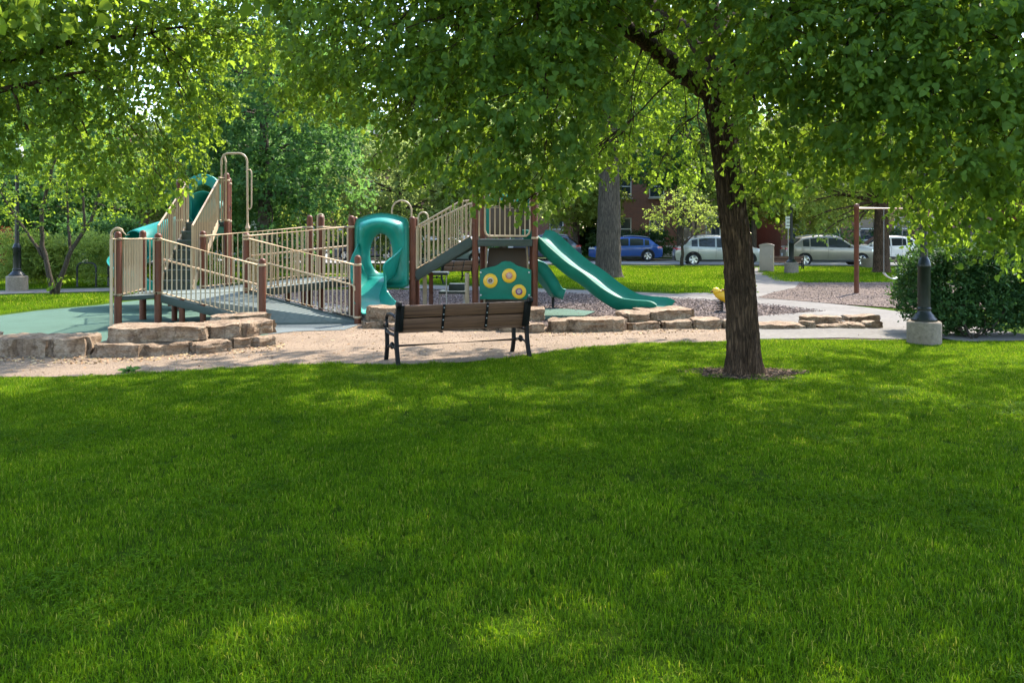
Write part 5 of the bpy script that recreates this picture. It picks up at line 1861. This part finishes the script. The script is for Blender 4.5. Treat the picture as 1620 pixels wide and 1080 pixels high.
# ------------------------------------------------------------------ parked cars
def car(label, loc, rz, L, Wd, Ht, paint, hood=.25, tail=.1, wheel=.35, lower_black=True, boxy=0.0, name='parked_car', cat='car'):
    """x forward; sections lofted along x with real wheel arches"""
    root = empty(name, loc, rz, label, cat, 'cars parked along the street')
    h2 = L / 2
    wf, wr = h2 - .19 * L, -h2 + .2 * L
    zb0 = .24
    belt = .6 * Ht
    xs = sorted(set([-h2 + L * i / 56 for i in range(57)] + [w + wheel * 1.14 * math.cos(math.pi * k / 10) for w in (wf, wr) for k in range(11)]))
    hood_x = h2 - hood * L        # base of the windscreen
    ws_top = hood_x - (.2 - .07 * boxy) * L     # top of the windscreen
    tail_top = -h2 + (.17 - .1 * boxy) * L
    tail_base = -h2 + tail * L * .5
    def roof(x):
        if x >= hood_x:
            t = (x - hood_x) / (h2 - hood_x)
            return belt + .06 - .2 * t ** 1.8 - (.12 * max(0, t - .85) / .15)
        if x >= ws_top:
            t = (x - ws_top) / (hood_x - ws_top)
            t = t * t * (3 - 2 * t) * .35 + t * .65
            return (Ht - .02) * (1 - t) + (belt + .06) * t
        if x >= tail_top:
            t = (x - tail_top) / (ws_top - tail_top)
            return Ht - .05 + .05 * math.sin(math.pi * (.18 + .72 * t)) - .14 * (1 - boxy) * (1 - t) ** 2 - .035 * (1 - boxy) * t ** 4
        t = min(1.0, (tail_top - x) / max(.01, tail_top - tail_base))
        return (Ht - .19 + .14 * boxy) * (1 - t) + (belt + .02) * t if x > tail_base else belt + .0 - .12 * min(1, (tail_base - x) / max(.01, tail_base + h2))
    def bottom(x):
        z = zb0 + .07 * max(0, (abs(x) - .42 * L) / (.08 * L))
        for w in (wf, wr):
            R_ = wheel * 1.14
            if abs(x - w) < R_:
                z = max(z, wheel + math.sqrt(max(0, R_ * R_ - (x - w) ** 2)))
        return z
    def plan(x):
        t = abs(x) / h2
        return Wd / 2 * (1 - .2 * max(0, (t - .62) / .38) ** 2.4)
    def bl(x):
        return min(belt + .075 * (-x / h2), roof(x) - .02)
    def side_y(x, z):
        """half width of the body at height z"""
        w = plan(x)
        b = bl(x)
        if z <= b:
            t = max(0, min(1, (z - .3) / max(.05, b - .3)))
            return w * (1 - .06 * (1 - t) ** 2 * 1.0 - .03 * t ** 3)
        r_ = roof(x)
        t = (z - b) / max(.02, Ht - b)
        return w * .97 * (1 - .2 * t ** 1.15)
    rows = []
    for x in xs:
        zb, b, r_ = bottom(x), bl(x), roof(x)
        zb = min(zb, b - .06)
        ring = []
        for t in (0, .12, .3, .5, .7, .88, 1.0):
            z = zb + (b - zb) * t
            ring.append((side_y(x, z), z))
        gh = r_ - b
        for t in (.3, .6, .85):
            z = b + gh * t
            ring.append((side_y(x, z), z))
        ytop = side_y(x, r_)
        ring.append((ytop * .93, r_ - .012 * min(1, gh * 3)))
        ring.append((ytop * .6, r_ + .02))
        ring.append((0, r_ + .03))
        full = [Vector((x, -y, z)) for y, z in ring] + [Vector((x, y, z)) for y, z in ring[-2::-1]]
        rows.append(full)
    mb = MB().grid(rows)
    m = len(rows[0])
    mb.f.append(tuple(range(m)))
    mb.f.append(tuple(reversed(range((len(rows) - 1) * m, len(rows) * m))))
    body = mb.build('body', paint, root, smooth=True, sharp=38)
    # dark underside and wheel wells
    MB().box((0, 0, .43), (L * .94, Wd * .8, .38)).build('underbody', M['trimblack'], root)
    # side windows as curved panels just proud of the body
    def pane(poly, name, mat, off=.006):
        for sy in (-1, 1):
            vs = []
            n = 6
            # poly: list of (x_bottom, x_top) columns between belt and roof line
            rows_ = []
            for xb, xt, zb, zt in poly:
                col = []
                for i in range(n + 1):
                    t = i / n
                    x, z = xb + (xt - xb) * t, zb + (zt - zb) * t
                    col.append(Vector((x, sy * (side_y(x, z) + off), z)))
                rows_.append(col)
            MB().grid(rows_).build(name, mat, root, smooth=True)
    zt = lambda x: min(roof(x) - .11, Ht - .16)
    def cols(x0, x1, n=7):
        out = []
        for i in range(n):
            x = x0 + (x1 - x0) * i / (n - 1)
            b = bl(x) + .02
            top = max(b + .02, zt(x))
            out.append((x, x, b, top))
        return out
    bp_ = (hood_x + tail_top) / 2 - .05
    pane(cols(bp_ + .05, hood_x - .1), 'side_window', M['carglass'])
    pane(cols(bp_ - .9, bp_ - .04), 'side_window', M['carglass'])
    pane(cols(tail_top + .05, bp_ - .98, 5), 'side_window', M['carglass'])
    # windscreen and rear window
    def screen(x0, x1, name, off):
        rows_ = []
        for i in range(9):
            x = x0 + (x1 - x0) * i / 8
            r_ = roof(x)
            w = side_y(x, r_) * .86
            rows_.append([Vector((x, w * k / 4, r_ + .034 - .02 * abs(k / 4) ** 2.2 + off)) for k in range(-4, 5)])
        MB().grid(rows_).build(name, M['carglass'], root, smooth=True)
    screen(hood_x - .08, ws_top + .08, 'windscreen', .004)
    screen(tail_top - .04, tail_base + .05, 'rear_window', .004)
    # sills, arches, door lines, handles
    for sy in (-1, 1):
        yy = sy * (Wd / 2 - .035)
        MB().box(((wf + wr) / 2, sy * (side_y(0, .3) + .004), .3), (wf - wr - 2.3 * wheel, .03, .12)).build('sill', M['trimblack'], root, bevel=.008)
        for w in (wf, wr):
            rows_ = []
            for k in range(15):
                a = math.pi * (-.05 + 1.1 * k / 14)
                r1, r2 = wheel * 1.13, wheel * (1.3 if lower_black else 1.17)
                x1, x2 = w + r1 * math.cos(a), w + r2 * math.cos(a)
                z1, z2 = wheel + r1 * math.sin(a), wheel + r2 * math.sin(a)
                y1 = side_y(x1, z1) + .008
                y2 = side_y(x2, z2) + .008
                rows_.append([Vector((x1, sy * (y1 - .05), z1)), Vector((x1, sy * y1, z1)), Vector((x2, sy * y2, z2)), Vector((x2, sy * (y2 - .01), z2))])
            MB().grid(rows_).build('arch_trim', M['trimblack'] if lower_black else paint, root, smooth=True, sharp=40)
        for x in (hood_x - .12, bp_, bp_ - .95):
            P = [Vector((x + .04 * (z - .5), sy * (side_y(x, z) + .002), z)) for z in [.4 + (bl(x) - .4) * i / 6 for i in range(7)]]
            MB().tube(P, .005, 4).build('door_seam', M['trimblack'], root)
        for x in (bp_ + .18, bp_ - .8):
            z = bl(x) - .12
            MB().box((x, sy * (side_y(x, z) + .014), z), (.2, .03, .035)).build('door_handle', paint, root, bevel=.01)
        x = hood_x - .28
        MB().box((x, sy * (side_y(x, belt + .06) + .1), belt + .09), (.12, .2, .15)).build('mirror', paint, root, bevel=.03)
        P = [Vector((x_, sy * (side_y(x_, roof(x_)) * .9), roof(x_) + .05)) for x_ in [tail_top + .1 + (ws_top - .15 - tail_top - .1) * i / 8 for i in range(9)]]
        P = [P[0] - Vector((.08, 0, .05))] + P + [P[-1] + Vector((.08, 0, -.06))]
        MB().tube(P, .02, 6).build('roof_rail', M['steel'], root, smooth=True)
        # lights
        xr = -h2 + .1
        rows_ = [[Vector((x_, sy * (side_y(x_, z_) + .012), z_)) for z_ in (belt - .13, belt - .02)] for x_ in (-h2 + .03, -h2 + .1, -h2 + .2, -h2 + .32)]
        rows_ = [[Vector((-h2 - .012, sy * Wd * .3, belt - .13)), Vector((-h2 - .012, sy * Wd * .3, belt - .02))]] + rows_
        MB().grid(rows_).build('taillight', M['taillight'], root, smooth=True)
        rows_ = [[Vector((x_, sy * (side_y(x_, z_) + .01), z_)) for z_ in (belt - .2, belt - .09)] for x_ in (h2 - .03, h2 - .1, h2 - .2, h2 - .38)]
        rows_ = [[Vector((h2 + .012, sy * Wd * .3, belt - .22)), Vector((h2 + .012, sy * Wd * .3, belt - .12))]] + rows_
        MB().grid(rows_).build('headlight', M['headlight'], root, smooth=True)
    MB().box((-h2 + .02, 0, .42), (.12, Wd * .78, .26)).build('bumper', M['trimblack'] if lower_black else paint, root, bevel=.03)
    MB().box((h2 - .02, 0, .42), (.12, Wd * .76, .24)).build('bumper', M['trimblack'] if lower_black else paint, root, bevel=.03)
    MB().box((h2 + .0, 0, belt - .19), (.06, Wd * .5, .14)).build('grille', M['trimblack'], root, bevel=.01)
    MB().box((-h2 - .045, 0, .62), (.012, .31, .16)).build('license_plate', M['plate'], root)
    # wheels
    AXY = Matrix.Rotation(rad(-90), 3, 'X')
    first = None
    for w in (wf, wr):
        for sy in (-1, 1):
            if first is None:
                tm = MB().lathe([(wheel * .66, -.11), (wheel * .92, -.115), (wheel, -.08), (wheel, .08), (wheel * .92, .115), (wheel * .66, .11)], (0, 0, 0), 28, AXY).build('wheel', M['tyre'], root, smooth=True, sharp=40)
                rm = MB().lathe([(wheel * .66, .1), (wheel * .66, .118), (wheel * .6, .112), (wheel * .56, .06), (.02, .06)], (0, 0, 0), 28, AXY).build('rim', M['trimblack'], tm, smooth=True, sharp=40)
                sp2 = MB()
                for k in range(5):
                    a = 2 * math.pi * k / 5
                    for da in (-.16, .16):
                        sp2.bar((.05 * math.cos(a), .105, .05 * math.sin(a)), (wheel * .62 * math.cos(a + da), .11, wheel * .62 * math.sin(a + da)), .05, .02, Vector((0, 1, 0)))
                sp2.lathe([(.07, .1), (.06, .125), (.01, .128)], (0, 0, 0), 14, AXY)
                sp2.lathe([(wheel * .62, .1), (wheel * .67, .122), (wheel * .64, .126), (wheel * .6, .11)], (0, 0, 0), 28, AXY)
                sk = sp2.build('spoke', M['rim'], tm, smooth=True, sharp=40)
                first = (tm, rm, sk)
                o = tm
            else:
                o = first[0].copy(); COL.objects.link(o); o.parent = root
                for q in first[1:]:
                    q2 = q.copy(); COL.objects.link(q2); q2.parent = o
            o.location = (w, sy * (Wd / 2 - .13), wheel)
            o.rotation_euler = (0, 0, 0 if sy > 0 else math.pi)
    return root


def street_pos(px, v):
    """point on the street line at offset v seen in photo column px"""
    k = (px - 810) / FPX
    o = SC + SV * v
    u = (k * o.y - o.x) / (SU.x - k * SU.y)
    p = o + SU * u
    return Vector((p.x, p.y, .005))


P_BLUE = paint_mat('blue_paint', (0.006, 0.06, 0.25))
P_NAVY = paint_mat('navy_paint', (0.035, 0.045, 0.075))
P_SAGE = paint_mat('pale_silver_paint', (0.33, 0.34, 0.335), .3)
P_SILVER = paint_mat('warm_silver_paint', (0.21, 0.19, 0.155), .35)
P_WHITE = paint_mat('white_paint', (0.62, 0.63, 0.64), .0)
P_GREY = paint_mat('grey_blue_paint', (0.3, 0.36, 0.42), .4)
car('blue crossover parked beyond the broad grey tree trunk', street_pos(989, 3.8), SA + math.pi, 4.75, 1.9, 1.64, P_BLUE)
car('dark navy car seen over the top of the double slide', street_pos(862, 3.8), SA + math.pi, 4.8, 1.92, 1.76, P_NAVY, lower_black=False)
car('pale silver wagon parked behind the linden trunk', street_pos(1136, -3.8), SA, 4.85, 1.9, 1.68, P_SAGE)
car('warm silver crossover parked behind the distant lamp post', street_pos(1310, -3.8), SA, 4.85, 1.9, 1.7, P_SILVER, lower_black=False)
car('white car parked behind the swing post and dark trunk', street_pos(1396, 3.8), SA + math.pi, 4.8, 1.9, 1.66, P_WHITE, lower_black=False)
car('white car glimpsed through the ramp balusters', street_pos(455, -3.8), SA, 4.6, 1.85, 1.5, P_WHITE, lower_black=False)
car('grey blue car glimpsed through the stair balusters', street_pos(716, -3.8), SA, 4.7, 1.88, 1.55, P_GREY, lower_black=False)
car('tall white van behind the stair to the upper deck', street_pos(684, 3.9), SA, 5.6, 2.05, 2.7, P_WHITE, hood=.1, lower_black=False, boxy=1.0, name='parked_van', cat='van')
car('navy car partly hidden behind the hooded slide', street_pos(585, 3.8), SA + math.pi, 4.7, 1.88, 1.6, P_NAVY, lower_black=False)

# ------------------------------------------------------------------ grass, chips, fallen leaves
def in_poly(P, poly):
    x, y = P[:, 0], P[:, 1]
    inside = np.zeros(len(P), bool)
    n = len(poly)
    j = n - 1
    for i in range(n):
        xi, yi, xj, yj = poly[i][0], poly[i][1], poly[j][0], poly[j][1]
        c = ((yi > y) != (yj > y)) & (x < (xj - xi) * (y - yi) / (yj - yi + 1e-12) + xi)
        inside ^= c
        j = i
    return inside


def tuft(name, n, radius, hmin, hmax, width, seed, lean=.55, wild=0.04):
    rg = np.random.default_rng(seed)
    a = rg.random(n) * 2 * np.pi
    r = radius * np.sqrt(rg.random(n))
    base = np.stack([r * np.cos(a), r * np.sin(a), np.full(n, -.004)], 1)
    h = rg.uniform(hmin, hmax, n) * (1 + (rg.random(n) < wild) * rg.uniform(.4, .9, n))
    b = rg.random(n) * 2 * np.pi
    d = np.stack([np.cos(b), np.sin(b), np.zeros(n)], 1)
    w = np.stack([-np.sin(b), np.cos(b), np.zeros(n)], 1) * (width * rg.uniform(.7, 1.3, n))[:, None] / 2
    ln = rg.uniform(.1, lean, n)[:, None] * h[:, None]
    up = np.array([0, 0, 1.0])
    p0, p1 = base - w, base + w
    m = base + d * ln * .35 + up * (h * .6)[:, None]
    p2, p3 = m + w * .75, m - w * .75
    p4 = base + d * ln * 1.15 + up * (h * (1 - .25 * (ln[:, 0] / h)))[:, None]
    V = np.stack([p0, p1, p2, p3, p4], 1).reshape(-1, 3)
    rnd = np.clip(rg.normal(.42, .24, n) + (rg.random(n) < .06) * .5, 0, 1)
    me = fast_mesh(name, V, [(0, 1, 2, 3), (3, 2, 4)], 5, n, rnd, M['grass'])
    return bpy.data.objects.new(name, me)


def scatter(name, pts, zrot, scl, variants, mat, label=None, tilt=None):
    """real instanced geometry on points (uncountable ground cover)"""
    coll = bpy.data.collections.new(name + '_source')
    for v in variants: coll.objects.link(v)
    n = len(pts)
    me = bpy.data.meshes.new(name)
    me.vertices.add(n)
    me.vertices.foreach_set('co', pts.astype(np.float32).ravel())
    rot = np.zeros((n, 3), np.float32)
    rot[:, 2] = zrot
    if tilt is not None: rot[:, :2] = tilt
    a = me.attributes.new('rot', 'FLOAT_VECTOR', 'POINT'); a.data.foreach_set('vector', rot.ravel())
    a = me.attributes.new('scl', 'FLOAT', 'POINT'); a.data.foreach_set('value', scl.astype(np.float32))
    a = me.attributes.new('idx', 'INT', 'POINT'); a.data.foreach_set('value', RNG.integers(0, len(variants), n).astype(np.int32))
    me.materials.append(mat)
    o = bpy.data.objects.new(name, me)
    COL.objects.link(o)
    o['kind'] = 'stuff'
    ng = bpy.data.node_groups.new(name + '_nodes', 'GeometryNodeTree')
    ng.interface.new_socket('Geometry', in_out='INPUT', socket_type='NodeSocketGeometry')
    ng.interface.new_socket('Geometry', in_out='OUTPUT', socket_type='NodeSocketGeometry')
    gi, go = ng.nodes.new('NodeGroupInput'), ng.nodes.new('NodeGroupOutput')
    iop = ng.nodes.new('GeometryNodeInstanceOnPoints')
    ci = ng.nodes.new('GeometryNodeCollectionInfo')
    ci.inputs['Collection'].default_value = coll
    ci.inputs['Separate Children'].default_value = True
    ci.inputs['Reset Children'].default_value = True
    def attr(nm, typ):
        q = ng.nodes.new('GeometryNodeInputNamedAttribute')
        q.data_type = typ
        q.inputs['Name'].default_value = nm
        return q.outputs[0]
    e2r = ng.nodes.new('FunctionNodeEulerToRotation')
    L = ng.links.new
    L(gi.outputs[0], iop.inputs['Points'])
    L(ci.outputs[0], iop.inputs['Instance'])
    iop.inputs['Pick Instance'].default_value = True
    L(attr('idx', 'INT'), iop.inputs['Instance Index'])
    L(attr('rot', 'FLOAT_VECTOR'), e2r.inputs[0])
    L(e2r.outputs[0], iop.inputs['Rotation'])
    L(attr('scl', 'FLOAT'), iop.inputs['Scale'])
    L(iop.outputs[0], go.inputs[0])
    md = o.modifiers.new('scatter', 'NODES')
    md.node_group = ng
    if label: o['label'] = label
    return o


def jgrid(x0, x1, y0, y1, step):
    X, Y = np.meshgrid(np.arange(x0, x1, step), np.arange(y0, y1, step))
    P = np.stack([X.ravel(), Y.ravel(), np.zeros(X.size)], 1)
    P[:, :2] += RNG.uniform(-.55, .55, (len(P), 2)) * step
    return P


def low(P, f=.35, seed=0.0):
    return np.array([mnoise.noise(Vector((p[0] * f + seed, p[1] * f, seed))) for p in P])


# near lawn
lawn_poly = [(p.x, p.y) for p in EDGE] + [(9.6, 12.9), (14, 12.9), (14, 1.5), (-14, 1.5)]
P = jgrid(-11.5, 11.5, 1.9, 13.2, .083)
P = P[(np.abs(P[:, 0]) < .72 * P[:, 1] + 2.4)]
edge_j = P[:, :2] + np.stack([np.zeros(len(P)), .12 * low(P, 2.3, 4.0) - .02], 1)
P = P[in_poly(edge_j, lawn_poly)]
dtr = np.hypot(P[:, 0] - TB.x, (P[:, 1] - TB.y + .12) * 1.5)
keep = dtr > .62 + .25 * low(P, 1.6, 9.0) + RNG.uniform(-.12, .2, len(P))
P = P[keep]
sc_ = 1 + .3 * low(P, .8, 2.0) + .35 * low(P, 3.2, 5.0) + RNG.uniform(-.15, .15, len(P))
near = [tuft('grass_tuft', 105, .08, .016, .04, .0036, 100 + i, .9, .06) for i in range(6)] + [tuft('grass_tuft', 90, .08, .022, .052, .004, 120 + i, 1.0, .1) for i in range(2)]
scatter('grass', P, RNG.random(len(P)) * 6.28, sc_, near, M['grass'], 'short mown lawn grass in the foreground')

# longer pale stalks here and there
P2 = jgrid(-7, 7, 2.3, 9.5, .16)
P2 = P2[(np.abs(P2[:, 0]) < .7 * P2[:, 1] + .8) & in_poly(P2, lawn_poly) & (low(P2, .7, 7.0) + RNG.uniform(-.5, .5, len(P2)) > .32)]
tall = [tuft('grass_stalk', 9, .06,   .045, .08, .0032, 140 + i, .7) for i in range(4)]
scatter('tall_grass', P2, RNG.random(len(P2)) * 6.28, RNG.uniform(.8, 1.2, len(P2)), tall, M['grass'], 'taller pale grass stalks standing out of the lawn')

# lawns beyond the playground
Pf = jgrid(-26, 30, 20, 44.6, .26)
Pf = Pf[np.abs(Pf[:, 0]) < .68 * Pf[:, 1] + 1]
px = 810 + Pf[:, 0] / Pf[:, 1] * FPX
py = HOR + FPX * EYE / Pf[:, 1]
pix = np.stack([px, py], 1)
far1 = [(-100, 395), (1186, 395), (1186, 432), (1188, 470), (1140, 466), (1000, 459), (900, 455), (700, 448), (560, 445), (420, 446), (260, 449), (150, 452), (-100, 461)]
far2 = [(1215, 395), (1700, 395), (1700, 448), (1262, 447), (1236, 446), (1205, 432)]
left_patch = [(-100, 472), (0, 470), (150, 465), (200, 468), (150, 480), (60, 489), (0, 497), (-100, 512)]
m1 = in_poly(pix, far1) | in_poly(pix, far2) | in_poly(pix, left_patch)
Pf = Pf[m1]
far_t = [tuft('grass_clump', 110, .24, .03, .085, .012, 160 + i) for i in range(4)]
scatter('far_grass', Pf, RNG.random(len(Pf)) * 6.28, RNG.uniform(.75, 1.25, len(Pf)), far_t, M['grass'], 'mown grass on the lawns beyond the playground')
Pl = jgrid(-13, -8, 15.5, 23.5, .12)
q = np.stack([810 + Pl[:, 0] / Pl[:, 1] * FPX, HOR + FPX * EYE / Pl[:, 1]], 1)
Pl = Pl[in_poly(q, left_patch)]
scatter('verge_grass', Pl, RNG.random(len(Pl)) * 6.28, RNG.uniform(1.0, 1.6, len(Pl)), near, M['grass'], 'sunlit grass verge beside the green rubber surface')

# soil ring round the trunk
ringp = [(TB.x + (.62 + .12 * math.sin(3 * a) + .07 * math.sin(7 * a + 1)) * math.cos(a) * 1.15, TB.y - .05 + (.48 + .07 * math.sin(4 * a)) * math.sin(a)) for a in [2 * math.pi * i / 48 for i in range(48)]]
sheet('soil_ring', ringp, .012, M['soil'])


def chipmesh(name, l, w, t, mat, seed):
    rg = random.Random(seed)
    mb = MB()
    pts = [(-l / 2, -w / 2 * rg.uniform(.5, 1)), (l / 2, -w / 2 * rg.uniform(.6, 1)), (l / 2 * rg.uniform(.7, 1), w / 2), (-l / 2 * rg.uniform(.7, 1), w / 2 * rg.uniform(.6, 1))]
    mb.prism(pts, 0, t)
    me = bpy.data.meshes.new(name)
    me.from_pydata(mb.v, [], mb.f)
    me.materials.append(mat)
    return bpy.data.objects.new(name, me)


chip_mats = [pmat('chip_%d' % i, c, .95, 0, .25, 30) for i, c in enumerate([(.17, .12, .1), (.11, .078, .066), (.23, .17, .145), (.07, .048, .04)])]
cv = [chipmesh('chip', .06 + .03 * (i % 3), .022 + .008 * (i % 2), .009, chip_mats[i % 4], i) for i in range(8)]


def chips(name, poly, n, z, var, smin, smax, label):
    xs = [p[0] for p in poly]; ys = [p[1] for p in poly]
    Pc = np.stack([RNG.uniform(min(xs), max(xs), n), RNG.uniform(min(ys), max(ys), n), np.full(n, z)], 1)
    Pc = Pc[in_poly(Pc, poly)]
    k = len(Pc)
    return scatter(name, Pc, RNG.random(k) * 6.28, RNG.uniform(smin, smax, k), var, M['chip'], label, RNG.normal(0, .35, (k, 2)))


chips('wood_chips', [tuple(G(*p).xy) for p in chip_px], 60000, .012, cv, .4, .95, 'loose grey brown wood chips under the play structure')
chips('swing_chips', [tuple(G(*p).xy) for p in swing_px if p[0] < 1600] + [tuple(G(1600, 490).xy)], 30000, .010, cv, .5, 1.0, 'loose wood chips under the swing')
# leaf litter and fine gravel on the tan path
lm = [pmat('litter_%d' % i, c, .85, 0, .3, 20) for i, c in enumerate([(.36, .23, .1), (.27, .15, .07), (.38, .28, .15), (.18, .1, .05)])]
lv = [chipmesh('leaf', .045 + .012 * (i % 3), .03, .002, lm[i % 4], 50 + i) for i in range(6)]
gm = [pmat('pebble_%d' % i, c, .9, 0, .2, 20) for i, c in enumerate([(.29, .2, .145), (.22, .145, .1), (.36, .27, .2)])]
gv = [chipmesh('pebble', .018, .014, .009, gm[i % 3], 70 + i) for i in range(4)]
path_poly = [tuple(p) for p in EDGE] + [tuple(p) for p in STONE[::-1]]
chips('gravel', path_poly, 36000, .006, gv, .35, .8, 'fine loose gravel on the tan path')
foot = [tuple(G(*p).xy) for p in [(-150, 575), (0, 574), (150, 578), (330, 566), (450, 553), (450, 540), (330, 552), (150, 562), (0, 558), (-150, 556)]]
chips('leaf_litter', foot, 3600, .012, lv, .4, 1.0, 'dry fallen leaves along the foot of the stones')
chips('scattered_leaves', path_poly, 1500, .012, lv, .5, 1.0, 'dry fallen leaves scattered on the tan path')
foot2 = [tuple(G(*p).xy) for p in [(850, 533), (1000, 530), (1140, 525), (1400, 525), (1400, 518), (1140, 519), (1000, 522), (850, 527)]]
chips('stone_litter', foot2, 1500, .012, lv, .4, .9, 'dry fallen leaves before the long stone edging')
chips('trunk_litter', ringp, 1500, .014, [chipmesh('chip', .05, .02, .006, M['soil'], 90), chipmesh('chip', .04, .024, .006, lm[3], 91)], .4, .9, 'bark mulch round the foot of the linden')



def clover_patch(name, n, radius, seed):
    rg = np.random.default_rng(seed)
    a = rg.random(n) * 6.28
    r = radius * np.sqrt(rg.random(n))
    B, D, Nn = [], [], []
    for j in range(3):
        ang = rg.random(n) * 6.28 + 0 if j == 0 else ang + 2.09
        B.append(np.stack([r * np.cos(a), r * np.sin(a), .022 + .012 * rg.random(n)], 1))
        D.append(np.stack([np.cos(ang), np.sin(ang), .12 * rg.normal(size=n)], 1))
        Nn.append(np.tile([0, 0, 1.0], (n, 1)) + rg.normal(size=(n, 3)) * .25)
    B, D, Nn = map(np.concatenate, (B, D, Nn))
    V = place_leaves(B, D, Nn, rg.uniform(.009, .015, len(B)), SMALL_V * np.array([1.35, 1, .5]))
    return bpy.data.objects.new(name, fast_mesh(name, V, SMALL_F, 4, len(B), .15 + .45 * rg.random(len(B)), M['grass']))


Pk = jgrid(-7, 7, 2.3, 10, .12)
Pk = Pk[(np.abs(Pk[:, 0]) < .7 * Pk[:, 1] + .8) & in_poly(Pk, lawn_poly) & (low(Pk, .9, 17.0) + RNG.uniform(-.25, .25, len(Pk)) > .3)]
scatter('clover_leaves', Pk, RNG.random(len(Pk)) * 6.28, RNG.uniform(.8, 1.3, len(Pk)), [clover_patch('clover_patch', 26, .09, 300 + i) for i in range(3)], M['leaf_main'], 'patches of dark clover leaves in the lawn')

# one small weed on the path edge, white clover heads in the lawn
wp = G(206, 589)
wd = empty('weed', wp, 0, 'small grey green weed on the edge of the tan path', 'weed')
rg = np.random.default_rng(77)
nL = 26
aa = rg.random(nL) * 6.28
Dv = np.stack([np.cos(aa), np.sin(aa), rg.uniform(.15, .8, nL)], 1)
V = place_leaves(np.stack([np.cos(aa) * .03, np.sin(aa) * .03, np.full(nL, .02)], 1), Dv, np.tile([0, 0, 1.0], (nL, 1)) + rg.normal(size=(nL, 3)) * .2, rg.uniform(.07, .13, nL), LEAF_V * np.array([.6, 1, 1]))
link_mesh('leaves', fast_mesh('leaves', V, LEAF_F, len(LEAF_V), nL, rg.random(nL) * .3, M['leaf_dark']), wd, 'stuff')
MB().tube([(0, 0, -.02), (.01, 0, .04), (0, .01, .09)], .006, 6).build('stem', M['leaf_olive'], wd, smooth=True)
